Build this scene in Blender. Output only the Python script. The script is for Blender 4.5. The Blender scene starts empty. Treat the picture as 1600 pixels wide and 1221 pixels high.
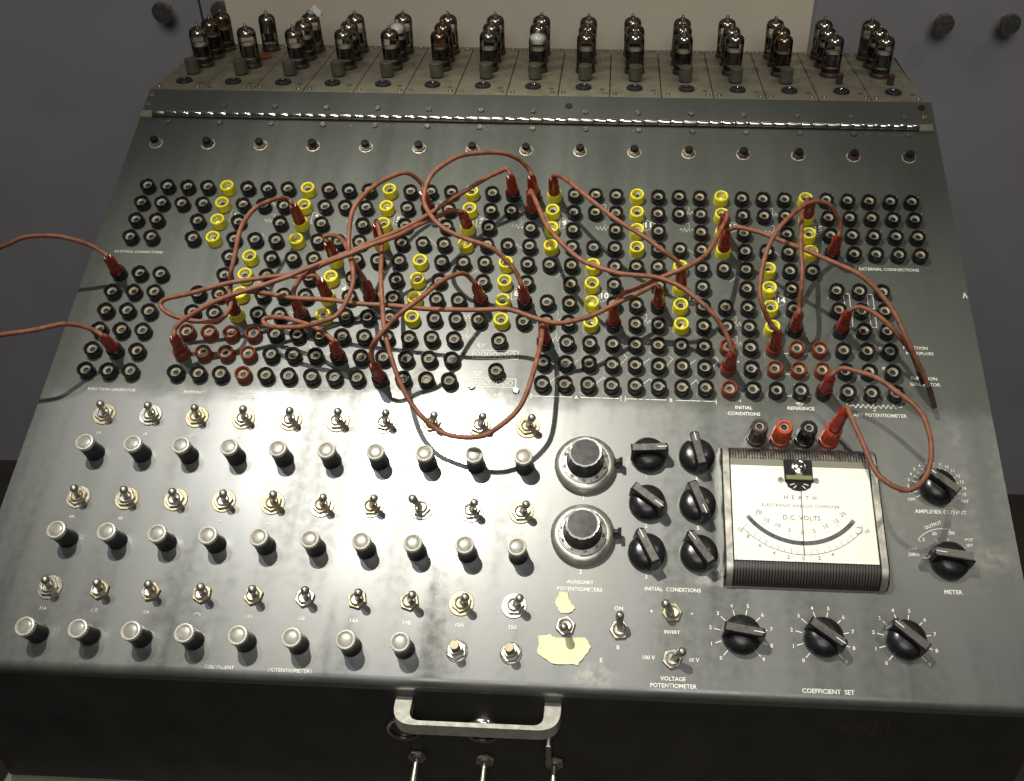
import bpy, math, random
from mathutils import Matrix, Vector

random.seed(7)
scene = bpy.context.scene
col = scene.collection
R = math.radians
# ------------------------------------------------------------------ camera, world, lamps, exposure
TILT = R(24.6)                 # slope of the control panel
U, V = .01905, .019983         # column and row pitch of the jack field (m)
CX0 = 18.75 * U
PM = Matrix.Rotation(TILT, 4, 'X') @ Matrix.Translation((-CX0, 0, 0))   # panel frame (x right, y up the slope, z out) -> world


def PW(x, y, z):
    return PM @ Vector((x, y, z))


cd = bpy.data.cameras.new('camera')
cam = bpy.data.objects.new('camera', cd)
col.objects.link(cam)
cr = Matrix(((0.99866, -0.03007, 0.04223), (0.05184, 0.58861, -0.80675), (-0.0006, 0.80786, 0.58938)))
cam.matrix_world = Matrix.Translation((0.07439, -0.82025, 0.38103)) @ cr.to_4x4()
cd.sensor_width = 36
cd.lens = 36 * 1500 / 1600
cd.shift_x = (800 - 879.4) / 1600
cd.clip_start = .02
cd.clip_end = 50
scene.camera = cam

world = bpy.data.worlds.new('World')
scene.world = world
world.use_nodes = True
world.node_tree.nodes['Background'].inputs[0].default_value = (.93, .95, 1, 1)
world.node_tree.nodes['Background'].inputs[1].default_value = .035


def spot(name, pos, aim, power, angle, blend, radius, colour):
    l = bpy.data.lights.new(name, 'SPOT')
    l.energy = power
    l.spot_size = R(angle)
    l.spot_blend = blend
    l.shadow_soft_size = radius
    l.color = colour
    o = bpy.data.objects.new(name, l)
    col.objects.link(o)
    o.location = pos
    o.rotation_euler = (Vector(aim) - Vector(pos)).to_track_quat('-Z', 'Y').to_euler()


# ceiling spotlights of the museum case, and an added fill light behind the camera
spot('spotlight_main', PW(-.07, .38, 1.65), PW(.345, -.275, 0), 180, 32.5, 1.0, .014, (1, .96, .84))
spot('spotlight_second', PW(-.36, .30, 1.62), PW(.42, -.2, 0), 24, 40, 1.0, .016, (.92, .95, 1))
spot('spotlight_right', PW(1.42, .28, 1.65), PW(.62, -.1, 0), 15, 40, 1.0, .012, (1, .95, .80))
rl = bpy.data.lights.new('fill_light', 'AREA')
rl.energy = 20
rl.size = 1.2
rl.color = (1, .96, .92)
ro_ = bpy.data.objects.new('fill_light', rl)
col.objects.link(ro_)
ro_.location = (.1, -1.9, 1.7)
ro_.rotation_euler = (Vector((0, .1, 0)) - ro_.location).to_track_quat('-Z', 'Y').to_euler()
scene.view_settings.view_transform = 'Standard'
scene.view_settings.look = 'None'
scene.view_settings.exposure = 0
scene.view_settings.gamma = 1
scene.view_settings.use_curve_mapping = False

# ------------------------------------------------------------------ materials
def mat(name, base, rough=.5, metal=0, spec=.5, bump=0, bscale=800, var=0, vscale=300, coat=0):
    m = bpy.data.materials.new(name)
    m.use_nodes = True
    nt = m.node_tree
    b = nt.nodes['Principled BSDF']
    b.inputs['Base Color'].default_value = (*base, 1)
    b.inputs['Roughness'].default_value = rough
    b.inputs['Metallic'].default_value = metal
    b.inputs['Specular IOR Level'].default_value = spec
    b.inputs['Coat Weight'].default_value = coat
    b.inputs['Coat Roughness'].default_value = .15
    if bump or var:
        tc = nt.nodes.new('ShaderNodeTexCoord')
        oi = nt.nodes.new('ShaderNodeObjectInfo')
        ad = nt.nodes.new('ShaderNodeVectorMath')
        ad.operation = 'ADD'
        nt.links.new(tc.outputs['Object'], ad.inputs[0])
        nt.links.new(oi.outputs['Location'], ad.inputs[1])
    if var:
        n = nt.nodes.new('ShaderNodeTexNoise')
        n.inputs['Scale'].default_value = vscale
        n.inputs['Detail'].default_value = 5
        nt.links.new(ad.outputs[0], n.inputs['Vector'])
        r = nt.nodes.new('ShaderNodeValToRGB')
        r.color_ramp.elements[0].position = .3
        r.color_ramp.elements[1].position = .72
        r.color_ramp.elements[0].color = (*[c * (1 - var) for c in base], 1)
        r.color_ramp.elements[1].color = (*[min(1, c * (1 + var)) for c in base], 1)
        nt.links.new(n.outputs[0], r.inputs[0])
        nt.links.new(r.outputs[0], b.inputs['Base Color'])
        mr = nt.nodes.new('ShaderNodeMapRange')
        mr.inputs['To Min'].default_value = max(.02, rough * .75)
        mr.inputs['To Max'].default_value = min(1, rough * 1.3)
        nt.links.new(n.outputs[0], mr.inputs['Value'])
        nt.links.new(mr.outputs[0], b.inputs['Roughness'])
    if bump:
        n2 = nt.nodes.new('ShaderNodeTexNoise')
        n2.inputs['Scale'].default_value = bscale
        n2.inputs['Detail'].default_value = 4
        nt.links.new(ad.outputs[0], n2.inputs['Vector'])
        bp = nt.nodes.new('ShaderNodeBump')
        bp.inputs['Strength'].default_value = bump
        bp.inputs['Distance'].default_value = .0002
        nt.links.new(n2.outputs[0], bp.inputs['Height'])
        nt.links.new(bp.outputs[0], b.inputs['Normal'])
    return m


def thin_glass(name, tint, refl=1.45, rough=.03):
    m = bpy.data.materials.new(name)
    m.use_nodes = True
    nt = m.node_tree
    nt.nodes.remove(nt.nodes['Principled BSDF'])
    out = nt.nodes['Material Output']
    t = nt.nodes.new('ShaderNodeBsdfTransparent')
    t.inputs[0].default_value = (*tint, 1)
    g = nt.nodes.new('ShaderNodeBsdfGlossy')
    g.inputs['Roughness'].default_value = rough
    fr = nt.nodes.new('ShaderNodeFresnel')
    fr.inputs[0].default_value = refl
    mx = nt.nodes.new('ShaderNodeMixShader')
    nt.links.new(fr.outputs[0], mx.inputs[0])
    nt.links.new(t.outputs[0], mx.inputs[1])
    nt.links.new(g.outputs[0], mx.inputs[2])
    nt.links.new(mx.outputs[0], out.inputs['Surface'])
    return m


def print_mat(name, colour, wear):
    """silk-screen ink worn through in patches"""
    m = bpy.data.materials.new(name)
    m.use_nodes = True
    nt = m.node_tree
    b = nt.nodes['Principled BSDF']
    b.inputs['Base Color'].default_value = (*colour, 1)
    b.inputs['Roughness'].default_value = .6
    tc = nt.nodes.new('ShaderNodeTexCoord')
    oi = nt.nodes.new('ShaderNodeObjectInfo')
    ad = nt.nodes.new('ShaderNodeVectorMath')
    ad.operation = 'ADD'
    nt.links.new(tc.outputs['Object'], ad.inputs[0])
    nt.links.new(oi.outputs['Location'], ad.inputs[1])
    n = nt.nodes.new('ShaderNodeTexNoise')
    n.inputs['Scale'].default_value = 420
    n.inputs['Detail'].default_value = 3
    n2 = nt.nodes.new('ShaderNodeTexNoise')
    n2.inputs['Scale'].default_value = 45
    n2.inputs['Detail'].default_value = 2
    nt.links.new(ad.outputs[0], n.inputs['Vector'])
    nt.links.new(ad.outputs[0], n2.inputs['Vector'])
    a = nt.nodes.new('ShaderNodeMath')
    a.operation = 'ADD'
    nt.links.new(n.outputs[0], a.inputs[0])
    nt.links.new(n2.outputs[0], a.inputs[1])
    r = nt.nodes.new('ShaderNodeMapRange')
    r.inputs['From Min'].default_value = wear - .12
    r.inputs['From Max'].default_value = wear + .12
    nt.links.new(a.outputs[0], r.inputs['Value'])
    nt.links.new(r.outputs[0], b.inputs['Alpha'])
    return m


def panel_mat():
    m = bpy.data.materials.new('panel_grey_paint')
    m.use_nodes = True
    nt = m.node_tree
    L = nt.links.new
    b = nt.nodes['Principled BSDF']
    tc = nt.nodes.new('ShaderNodeTexCoord')

    def noise(scale, detail, sx=1, sy=1, rough=.55):
        mp = nt.nodes.new('ShaderNodeMapping')
        mp.inputs['Scale'].default_value = (sx, sy, 1)
        L(tc.outputs['Object'], mp.inputs['Vector'])
        n = nt.nodes.new('ShaderNodeTexNoise')
        n.inputs['Scale'].default_value = scale
        n.inputs['Detail'].default_value = detail
        n.inputs['Roughness'].default_value = rough
        L(mp.outputs[0], n.inputs['Vector'])
        return n.outputs[0]

    def mrange(src, a, c, lo, hi):
        r = nt.nodes.new('ShaderNodeMapRange')
        for k, v in zip(('From Min', 'From Max', 'To Min', 'To Max'), (a, c, lo, hi)):
            r.inputs[k].default_value = v
        L(src, r.inputs['Value'])
        return r.outputs[0]

    def mixc(fac, a, c, mode='MIX'):
        x = nt.nodes.new('ShaderNodeMix')
        x.data_type = 'RGBA'
        x.blend_type = mode
        if isinstance(fac, float):
            x.inputs[0].default_value = fac
        else:
            L(fac, x.inputs[0])
        for i, s in ((6, a), (7, c)):
            if isinstance(s, tuple):
                x.inputs[i].default_value = (*s, 1)
            else:
                L(s, x.inputs[i])
        return x.outputs[2]

    def math_(op, a, c):
        x = nt.nodes.new('ShaderNodeMath')
        x.operation = op
        x.use_clamp = True
        for i, s in enumerate((a, c)):
            if isinstance(s, float):
                x.inputs[i].default_value = s
            else:
                L(s, x.inputs[i])
        return x.outputs[0]

    big = noise(9, 4)
    streak = noise(30, 4, 1, .07)
    streak2 = noise(15, 3, 1, .10)
    fine = noise(140, 6)
    grain = noise(1500, 3)
    c = mixc(mrange(big, .3, .7, 0, 1), (.038, .044, .035), (.052, .057, .047))
    c = mixc(mrange(streak, .35, .7, 0, .5), c, (.062, .066, .058))
    c = mixc(mrange(fine, .60, .78, 0, .25), c, (.045, .052, .052))
    c = mixc(mrange(noise(420, 2), .745, .77, 0, .8), c, (.33, .33, .29))

    # smears, rubbed patches and pale spots with places of their own
    def spotm(x, y, rx, ry, k):
        mp = nt.nodes.new('ShaderNodeMapping')
        mp.inputs['Location'].default_value = (-x / rx, -y / ry, 0)
        mp.inputs['Scale'].default_value = (1 / rx, 1 / ry, 1)
        L(tc.outputs['Object'], mp.inputs['Vector'])
        ln = nt.nodes.new('ShaderNodeVectorMath')
        ln.operation = 'LENGTH'
        L(mp.outputs[0], ln.inputs[0])
        f = mrange(ln.outputs['Value'], .35, 1, 1, 0)
        f = math_('MULTIPLY', f, mrange(fine if rx < .03 else big, .38, .62, 0, 1))
        return math_('MULTIPLY', f, k)

    for (x, y, rx, ry, k, tone) in ((20.2, 17.55, .032, .012, .8, (.035, .045, .050)), (22.2, 18.3, .03, .02, .5, (.10, .085, .06)),
                                    (37.4, 20.6, .05, .03, .6, (.035, .038, .055)), (21.3, 21.7, .045, .012, .7, (.038, .045, .05)),
                                    (22.6, 21.6, .02, .012, .8, (.24, .23, .19)), (14.6, 11.2, .03, .012, .6, (.17, .165, .13)),
                                    (27.0, 17.7, .016, .012, .6, (.42, .42, .36)), (38.0, 16.7, .018, .014, .35, (.40, .38, .30)),
                                    (24.3, 18.4, .016, .02, .5, (.05, .06, .07)), (13, 21.9, .12, .01, .6, (.04, .045, .052))):
        c = mixc(spotm(x * .018981 + .0016, -y * .019911 - .0021, rx, ry, k), c, tone)
    # open lower half darker and glossier, jack field above it lighter and duller
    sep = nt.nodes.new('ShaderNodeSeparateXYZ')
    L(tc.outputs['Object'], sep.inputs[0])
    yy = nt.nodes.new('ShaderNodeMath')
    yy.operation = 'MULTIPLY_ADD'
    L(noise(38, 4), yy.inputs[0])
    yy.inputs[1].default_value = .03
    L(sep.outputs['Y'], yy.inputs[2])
    jack_zone = mrange(yy.outputs[0], -.207, -.193, 0, 1)
    c = mixc(math_('MULTIPLY', jack_zone, .75), c, mixc(mrange(big, .3, .7, 0, 1), (.068, .075, .062), (.086, .092, .078)))
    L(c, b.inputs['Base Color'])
    L(mrange(jack_zone, 0, 1, 1.0, .34), b.inputs['Specular IOR Level'])
    ro = math_('ADD', mrange(streak2, .3, .7, .26, .44), mrange(streak, .3, .7, -.04, .09))
    ro = math_('ADD', ro, mrange(fine, .3, .7, -.03, .05))
    L(ro, b.inputs['Roughness'])
    b.inputs['IOR'].default_value = 1.7
    bp = nt.nodes.new('ShaderNodeBump')
    bp.inputs['Strength'].default_value = .22
    bp.inputs['Distance'].default_value = .00005
    L(grain, bp.inputs['Height'])
    bp2 = nt.nodes.new('ShaderNodeBump')
    bp2.inputs['Strength'].default_value = .25
    bp2.inputs['Distance'].default_value = .0001
    L(streak, bp2.inputs['Height'])
    L(bp.outputs[0], bp2.inputs['Normal'])
    L(bp2.outputs[0], b.inputs['Normal'])
    return m


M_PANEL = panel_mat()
M_BLACK = mat('black_bakelite', (.012, .012, .012), .28, var=.3, vscale=200)
M_BLACKP = mat('black_plastic', (.014, .013, .015), .22, var=.3, vscale=150)
M_YEL = mat('yellow_plastic', (.80, .72, .035), .32, var=.15)
M_RED = mat('red_brown_plastic', (.20, .045, .022), .35, var=.25)
M_TIN = mat('tinned_contact', (.33, .305, .22), .5, .3, var=.25)
M_HOLE = mat('dark_bore', (.006, .006, .005), .6)
M_BRASS = mat('plated_brass', (.38, .325, .21), .48, .75, var=.3, vscale=250)
M_NICKEL = mat('dull_nickel', (.40, .38, .33), .38, .9, var=.25, vscale=220)
M_STEEL = mat('worn_steel', (.46, .44, .40), .34, 1, var=.3, vscale=200)
M_CHROME = mat('chrome', (.72, .70, .66), .16, 1, var=.12)
M_ALU = mat('satin_aluminium', (.58, .57, .51), .36, .65, var=.15, vscale=180)
M_CAP = mat('polished_cap', (.52, .52, .50), .24, .3, var=.15, coat=.8)
M_DIAL = mat('dial_metal', (.50, .49, .44), .36, .85, var=.15, vscale=150)
M_ALUDK = mat('dark_dial_metal', (.34, .34, .31), .42, .7, var=.2)
M_RIM = mat('clear_knob_rim', (.54, .52, .45), .35, .15, var=.15)
M_LENS = mat('grey_knob_lens', (.25, .24, .205), .36, .1, var=.2, coat=.4)
M_GREYBAR = mat('grey_pointer_inlay', (.095, .09, .082), .36, .5, var=.25)
M_WHITE = mat('white_ink_line', (.75, .73, .66), .6)
M_PRINT = print_mat('white_silkscreen', (.74, .74, .66), .74)
M_FAINT = print_mat('rubbed_silkscreen', (.62, .62, .55), .87)
M_WIRE = mat('brown_rubber_wire', (.185, .064, .032), .6, bump=.5, bscale=600, var=.38, vscale=160)
M_PLUG = mat('red_plug_plastic', (.26, .022, .012), .22, var=.25, vscale=180)
M_BOARD = mat('chassis_plate_paint', (.23, .21, .145), .5, .1, bump=.1, bscale=900, var=.22, vscale=60)
M_DARKMETAL = mat('cabinet_paint', (.026, .024, .021), .5, var=.3, vscale=30, bump=.1)
M_RUBBER = mat('black_rubber', (.022, .022, .024), .45, var=.3)
M_CAN = mat('grey_green_can', (.105, .098, .068), .5, .1, var=.25, vscale=120)
M_CARD = mat('meter_card', (.82, .81, .74), .7, var=.05, vscale=40)
M_INK = mat('black_ink', (.03, .03, .035), .7)
M_INKG = mat('grey_ink', (.15, .15, .15), .7)
M_MIRROR = mat('mirror_band', (.20, .21, .235), .3, .2)
M_BRASSY = mat('meter_movement_brass', (.28, .28, .15), .35, .6)
M_CREAM = mat('masking_tape', (.74, .68, .42), .75, bump=.25, bscale=500, var=.1, vscale=90)
M_GLASS = thin_glass('tube_glass', (.98, .97, .94))
M_GLASSB = thin_glass('browned_tube_glass', (.86, .75, .66))
M_METERGLASS = thin_glass('meter_window', (.98, .98, .97), 1.22, .03)
M_GETTER = mat('getter_mirror', (.50, .45, .38), .16, .95, var=.3)
M_GETTERW = mat('oxidised_white_getter', (.80, .79, .72), .3, var=.06)
M_ANODE = mat('carbonised_anode', (.035, .033, .036), .45, .2, var=.4, vscale=200)
M_MICA = mat('mica_disc', (.80, .76, .64), .5)
M_SOCKET = mat('tube_socket', (.055, .028, .02), .45, var=.3)
M_ORANGE = mat('orange_socket', (.22, .075, .028), .5, var=.2)
M_WALL = mat('grey_display_wall', (.33, .315, .335), .7, var=.06, vscale=8)
M_BEIGE = mat('beige_back_board', (.80, .72, .55), .75, var=.05, vscale=10)
M_FLOOR = mat('brown_floor', (.07, .055, .04), .6, var=.2, vscale=10)
M_PED = mat('pedestal_paint', (.22, .22, .17), .6, var=.08, vscale=20)
M_GOLD = mat('faded_gold_marker', (.06, .043, .014), .5)
M_PAPER = mat('white_paper', (.8, .8, .76), .7)


# ------------------------------------------------------------------ mesh helpers
def mesh(name, verts, faces, material, smooth=35):
    me = bpy.data.meshes.new(name)
    me.from_pydata([tuple(v) for v in verts], [], faces)
    me.materials.append(material)
    if smooth:
        me.polygons.foreach_set('use_smooth', [True] * len(me.polygons))
        me.set_sharp_from_angle(angle=R(smooth))
    me.update()
    return me


class G:
    """collects shapes into one mesh"""

    def __init__(s):
        s.v, s.f = [], []

    def add(s, v, f, m=None):
        o = len(s.v)
        s.v += [tuple(m @ Vector(p)) if m else tuple(p) for p in v]
        s.f += [tuple(i + o for i in q) for q in f]
        return s

    def lathe(s, prof, n=24, m=None, ripple=None):
        """profile of (r, z); ripple(k, i) scales the radius"""
        v, f = [], []
        for i, (r, z) in enumerate(prof):
            for k in range(n):
                a = 2 * math.pi * k / n
                q = r * (ripple(k, i) if ripple else 1)
                v.append((q * math.cos(a), q * math.sin(a), z))
        for i in range(len(prof) - 1):
            for k in range(n):
                a, b = i * n + k, i * n + (k + 1) % n
                f.append((a, b, b + n, a + n))
        f.append(tuple(range(n))[::-1])
        f.append(tuple((len(prof) - 1) * n + k for k in range(n)))
        return s.add(v, f, m)

    def box(s, x0, x1, y0, y1, z0, z1, m=None):
        v = [(x, y, z) for z in (z0, z1) for y in (y0, y1) for x in (x0, x1)]
        return s.add(v, [(0, 2, 3, 1), (4, 5, 7, 6), (0, 1, 5, 4), (2, 6, 7, 3), (0, 4, 6, 2), (1, 3, 7, 5)], m)

    def bevbox(s, x0, x1, y0, y1, z0, z1, b, m=None):
        v, f = [], []
        for (z, d) in ((z0, 0), (z1 - b, 0), (z1, b)):
            v += [(x0 + d, y0 + d, z), (x1 - d, y0 + d, z), (x1 - d, y1 - d, z), (x0 + d, y1 - d, z)]
        for i in (0, 4):
            for k in range(4):
                f.append((i + k, i + (k + 1) % 4, i + 4 + (k + 1) % 4, i + 4 + k))
        f += [(3, 2, 1, 0), (8, 9, 10, 11)]
        return s.add(v, f, m)

    def prism(s, poly, z0, z1, m=None):
        n = len(poly)
        v = [(x, y, z0) for x, y in poly] + [(x, y, z1) for x, y in poly]
        f = [tuple(range(n))[::-1], tuple(range(n, 2 * n))]
        f += [(k, (k + 1) % n, n + (k + 1) % n, n + k) for k in range(n)]
        return s.add(v, f, m)

    def extrude_x(s, poly, x0, x1):
        """polygon of (y, z) pushed along x"""
        n = len(poly)
        v = [(x0, y, z) for y, z in poly] + [(x1, y, z) for y, z in poly]
        f = [tuple(range(n)), tuple(range(n, 2 * n))[::-1]]
        f += [(k, n + k, n + (k + 1) % n, (k + 1) % n) for k in range(n)]
        return s.add(v, f)

    def hexa(s, r, z0, z1, rot=0, hole=0, m=None):
        return s.lathe([(r * .99, z0), (r, z0 + .0002), (r, z1 - .0004), (r * .93, z1), (max(hole, .0001), z1)], 6,
                       (m or Matrix()) @ Matrix.Rotation(rot, 4, 'Z'))

    def tube(s, pts, r, n=10, closed=False):
        pts = [Vector(p) for p in pts]
        v, f = [], []
        up = None
        N = len(pts)
        for i, p in enumerate(pts):
            t = (pts[min(i + 1, N - 1)] - pts[max(i - 1, 0)]).normalized()
            if up is None:
                up = t.orthogonal().normalized()
            up = (up - t * up.dot(t)).normalized()
            w = t.cross(up)
            rr = r(i / (N - 1)) if callable(r) else r
            for k in range(n):
                a = 2 * math.pi * k / n
                v.append(p + (up * math.cos(a) + w * math.sin(a)) * rr)
        for i in range(N - 1):
            for k in range(n):
                a, b = i * n + k, i * n + (k + 1) % n
                f.append((a, b, b + n, a + n))
        f += [tuple(range(n))[::-1], tuple((N - 1) * n + k for k in range(n))]
        return s.add(v, f)

    def stroke(s, pts, w, z=0, closed=False):
        """flat line of width w in the xy plane"""
        P = [Vector((p[0], p[1], 0)) for p in pts]
        if closed:
            P.append(P[0])
        for a, b in zip(P, P[1:]):
            d = (b - a).normalized()
            q = Vector((-d.y, d.x, 0)) * w / 2
            e = d * w * .35
            s.add([(a - e - q) + Vector((0, 0, z)), (b + e - q) + Vector((0, 0, z)), (b + e + q) + Vector((0, 0, z)), (a - e + q) + Vector((0, 0, z))], [(0, 1, 2, 3)])
        return s

    def mesh(s, name, material, smooth=35):
        return mesh(name, s.v, s.f, material, smooth)


def link(name, me, parent=None, basis=None):
    o = bpy.data.objects.new(name, me)
    col.objects.link(o)
    if parent:
        o.parent = parent
    if basis is not None:
        o.matrix_basis = basis
    return o


def tag(o, label, category, group=None):
    o['label'] = label
    o['category'] = category
    if group:
        o['group'] = group
    return o


def T(x, y, z=0, rz=0):
    return Matrix.Translation((x, y, z)) @ Matrix.Rotation(rz, 4, 'Z')


def text_mesh(s, size, material, align='CENTER', spacing=1.0, bold=.016):
    cu = bpy.data.curves.new('t', 'FONT')
    cu.body = s
    cu.size = size
    cu.align_x = align
    cu.align_y = 'CENTER'
    cu.space_character = spacing
    cu.resolution_u = 2
    cu.offset = size * bold
    o = bpy.data.objects.new('t', cu)
    col.objects.link(o)
    dg = bpy.context.evaluated_depsgraph_get()
    me = bpy.data.meshes.new_from_object(o.evaluated_get(dg))
    bpy.data.objects.remove(o)
    bpy.data.curves.remove(cu)
    me.materials.clear()
    me.materials.append(material)
    return me


# ------------------------------------------------------------------ setting
def structure(name, me):
    o = link(name, me)
    o['kind'] = 'structure'
    return o


FZ = -.66
structure('floor', G().box(-3, 3, -2.5, .5, FZ - .05, FZ).mesh('floor', M_FLOOR, 0))
structure('back_wall', G().box(-3, 3, .36, .40, FZ, 1.4).mesh('back_wall', M_WALL, 0))
o = link('beige_board', G().box(-.379, .2985, .326, .352, -.5, .9).mesh('beige_board', M_BEIGE, 0))
tag(o, 'beige board standing upright behind the row of vacuum tubes', 'board')
o = link('seam_strip', G().box(-.4245, -.4225, .3585, .3597, FZ + .02, .9).mesh('seam_strip', M_INK, 0))
tag(o, 'thin dark upright seam in the grey wall left of the beige board', 'seam')
gd = G()
gd.lathe([(.004, 0), (.004, .018), (.0112, .0182), (.012, .0195), (.012, .0235), (.011, .0247), (.0001, .025)], 28, Matrix.Rotation(R(90), 4, 'X'))
med = gd.mesh('wall_button', M_STEEL)
for x, z, lab in ((-.462, .072, 'dark round fixing button at the left, alone on the grey wall'), (-.391, .0735, 'dark round fixing button beside the left edge of the beige board'),
                  (.4515, .071, 'dark round fixing button on the right wall nearer the tubes'), (.526, .072, 'dark round fixing button on the wall at the far right edge')):
    tag(link('wall_button', med, None, Matrix.Translation((x, .360, z))), lab, 'button', 'round fixing buttons on the wall')
o = link('display_pedestal', G().bevbox(-.400, .400, -.413, .12, FZ, -.3275, .003).mesh('display_pedestal', M_PED, 0))
tag(o, 'pale display pedestal under the computer, just showing along the bottom edge', 'pedestal')

# ------------------------------------------------------------------ the computer: cabinet and panel
ROOT = link('analog_computer', None)
ROOT.location = (0, -.06, -.325)
tag(ROOT, 'grey panelled vacuum tube computer with rows of jacks, knobs and a meter', 'computer')
ROOTI = Matrix.Translation((0, .06, .325))
PB = ROOTI @ PM           # panel frame under the computer
FU, FV, FX, FY = .018981, .019911, .00157, .00213      # pitch and start of everything but the jacks on the panel
ZS = .0025                                             # face of the panel in the panel frame


def at(c, r):
    return c * FU + FX, -(r * FV + FY)


XL, XR = at(-1.85, 0)[0], at(39.0, 0)[0]


def onp(name, me, c, r, z=0, rz=0):
    """a part standing on the panel at column c, row r"""
    x, y = at(c, r)
    return link(name, me, ROOT, PB @ T(x, y, z + ZS, rz))


def onz(name, me, z=0):
    """a part whose mesh is already in panel coordinates"""
    return link(name, me, ROOT, PB @ Matrix.Translation((0, 0, z + ZS)))


def onw(name, me, basis):
    return link(name, me, ROOT, ROOTI @ basis)


cab = G().extrude_x([(-.401, -.325), (-.401, -.192), (.114, .047), (.273, .052), (.273, -.325)], -.394, .386)
onw('cabinet', cab.mesh('cabinet', M_DARKMETAL, 0), Matrix())
yb = at(0, -6.66)[1]
prof = [(yb, -.004), (yb, 0)]
ye = at(0, 22.25)[1]
rb = .0075
for k in range(7):
    a = R(90 + k * 15)
    prof.append((ye + rb + rb * math.cos(a), -rb + rb * math.sin(a)))
prof += [(ye, -.020), (ye + .002, -.020), (ye + .002, -rb), (ye + .004, -.004)]
pg = G()
n = len(prof)
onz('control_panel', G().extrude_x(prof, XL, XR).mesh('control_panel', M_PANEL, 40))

# hinge along the back of the panel
hx0, hx1 = at(-1.15, 0)[0], at(38.08, 0)[0]
hy = at(0, -4.83)[1]
hinge = onz('hinge', G().box(hx0, hx1, hy - .0022, hy + .0022, .0003, .0012).mesh('hinge', M_SOCKET, 0))
nk = 60
kw = (hx1 - hx0) / nk
kmes = []
for v_ in range(3):
    kmes.append(G().lathe([(.0027, -kw / 2 + .0003), (.0030, -kw / 2 + .0009), (.0030 - v_ * .0001, kw / 2 - .0009), (.0027, kw / 2 - .0003)], 14,
                          Matrix.Rotation(R(90), 4, 'Y')).mesh('knuckle', M_CHROME if v_ != 1 else M_STEEL, 30))
for k in range(nk):
    link('knuckle', kmes[random.choice((0, 0, 1, 2))], hinge, T(hx0 + (k + .5) * kw, hy, .0034) @ Matrix.Rotation(R(random.uniform(-3, 3)), 4, 'X'))
for x0, x1 in ((XL + .001, hx0), (hx1, XR - .004)):
    onz('hinge_end', G().bevbox(x0, x1, hy - .0045, hy + .0040, .0004, .004, .0008).mesh('hinge_end', M_BOARD, 0))


def screw_mesh(material, r=.0029):
    g = G()
    h = r * .55
    g.lathe([(r, 0), (r, h * .45), (r * .85, h * .85), (r * .5, h), (.0001, h * 1.03)], 16)
    g.box(-r * .93, r * .93, -r * .14, r * .14, h * .2, h * 1.1)
    return g.mesh('screw', material)


def slotted(material, r=.0029):
    g = G()
    h = r * .6
    for sgn in (0, math.pi):
        pr = []
        m = Matrix.Rotation(sgn, 4, 'Z')
        pts = []
        a0 = math.asin(.16)
        for k in range(9):
            a = a0 + (math.pi - 2 * a0) * k / 8
            pts.append((r * math.cos(a), r * math.sin(a)))
        v = [(x, y, 0) for x, y in pts] + [(x, y, h * .5) for x, y in pts] + [(x * .8, max(y * .8, r * .16), h) for x, y in pts]
        f = []
        for q in (0, 9):
            f += [(q + k, q + k + 1, q + k + 10, q + k + 9) for k in range(8)]
            f.append((q + 8, q, q + 9, q + 17))
        f.append(tuple(range(18, 27)))
        g.add(v, f, m)
    g.lathe([(r * .9, 0), (r * .9, h * .35), (.0001, h * .36)], 12)
    return g.mesh('screw', material, 50)


SCR = [slotted(M_NICKEL), slotted(M_STEEL), slotted(M_BRASS)]
SCRS = [slotted(M_NICKEL, .0023), slotted(M_STEEL, .0023), slotted(M_BRASS, .0023)]
for i in range(14):
    onp('screw', SCR[random.choice((0, 0, 1))], 2.41 + 2.698 * i, -5.55, .0002, random.uniform(0, 3.1))
for i in range(15):
    onp('screw', SCR[random.choice((0, 0, 1, 2))], -.26 + 2.7 * i, -4.40, .0002, random.uniform(0, 3.1))
for c, r in ((16.95, 10.07), (18.88, 10.19)):
    onp('screw', SCR[0], c, r, .0002, random.uniform(0, 3))
for c, r in ((-1.62, -6.2), (-1.62, -5.56), (38.48, -5.58)):
    onp('screw', SCR[2], c, r, .0002, random.uniform(0, 3))
holem = G().lathe([(.0036, 0), (.0036, .0004), (.0026, .0003), (.0001, .0003)], 16).mesh('empty_hole', M_HOLE)
for c, r in ((38.45, -6.26), (20.43, -5.98)):
    onp('empty_hole', holem, c, r, .0002)

# ------------------------------------------------------------------ push buttons in a row under the hinge
M_DULLW = mat('dull_washer', (.42, .40, .33), .5, .5, var=.3)
M_DULLB = mat('dull_collar', (.30, .25, .17), .5, .6, var=.35)
bw = G().lathe([(.0068, 0), (.0068, .0004), (.0060, .0006), (.0001, .0006)], 22).mesh('washer', M_DULLW)
bn = G().hexa(.0060, .0006, .0025, .2, .0042).lathe([(.0044, .0024), (.0044, .0034), (.0040, .0036), (.0001, .0036)], 16).mesh('nut', M_DULLB)
bn2 = G().hexa(.0060, .0006, .0025, .5, .0042).lathe([(.0044, .0024), (.0044, .0034), (.0040, .0036), (.0001, .0036)], 16).mesh('nut', M_SOCKET)
bb = G().lathe([(.0038, .0034), (.0038, .0066), (.0034, .0073), (.0001, .0075)], 18).mesh('push_button', M_BLACK)
for i in range(15):
    b = onp('push_button', bb, -.54 + 2.708 * i, -3.0, 0, random.uniform(0, 1))
    link('washer', bw, b)
    link('nut', random.choice((bn, bn, bn2)), b, Matrix.Rotation(random.uniform(0, 1), 4, 'Z'))

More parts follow.
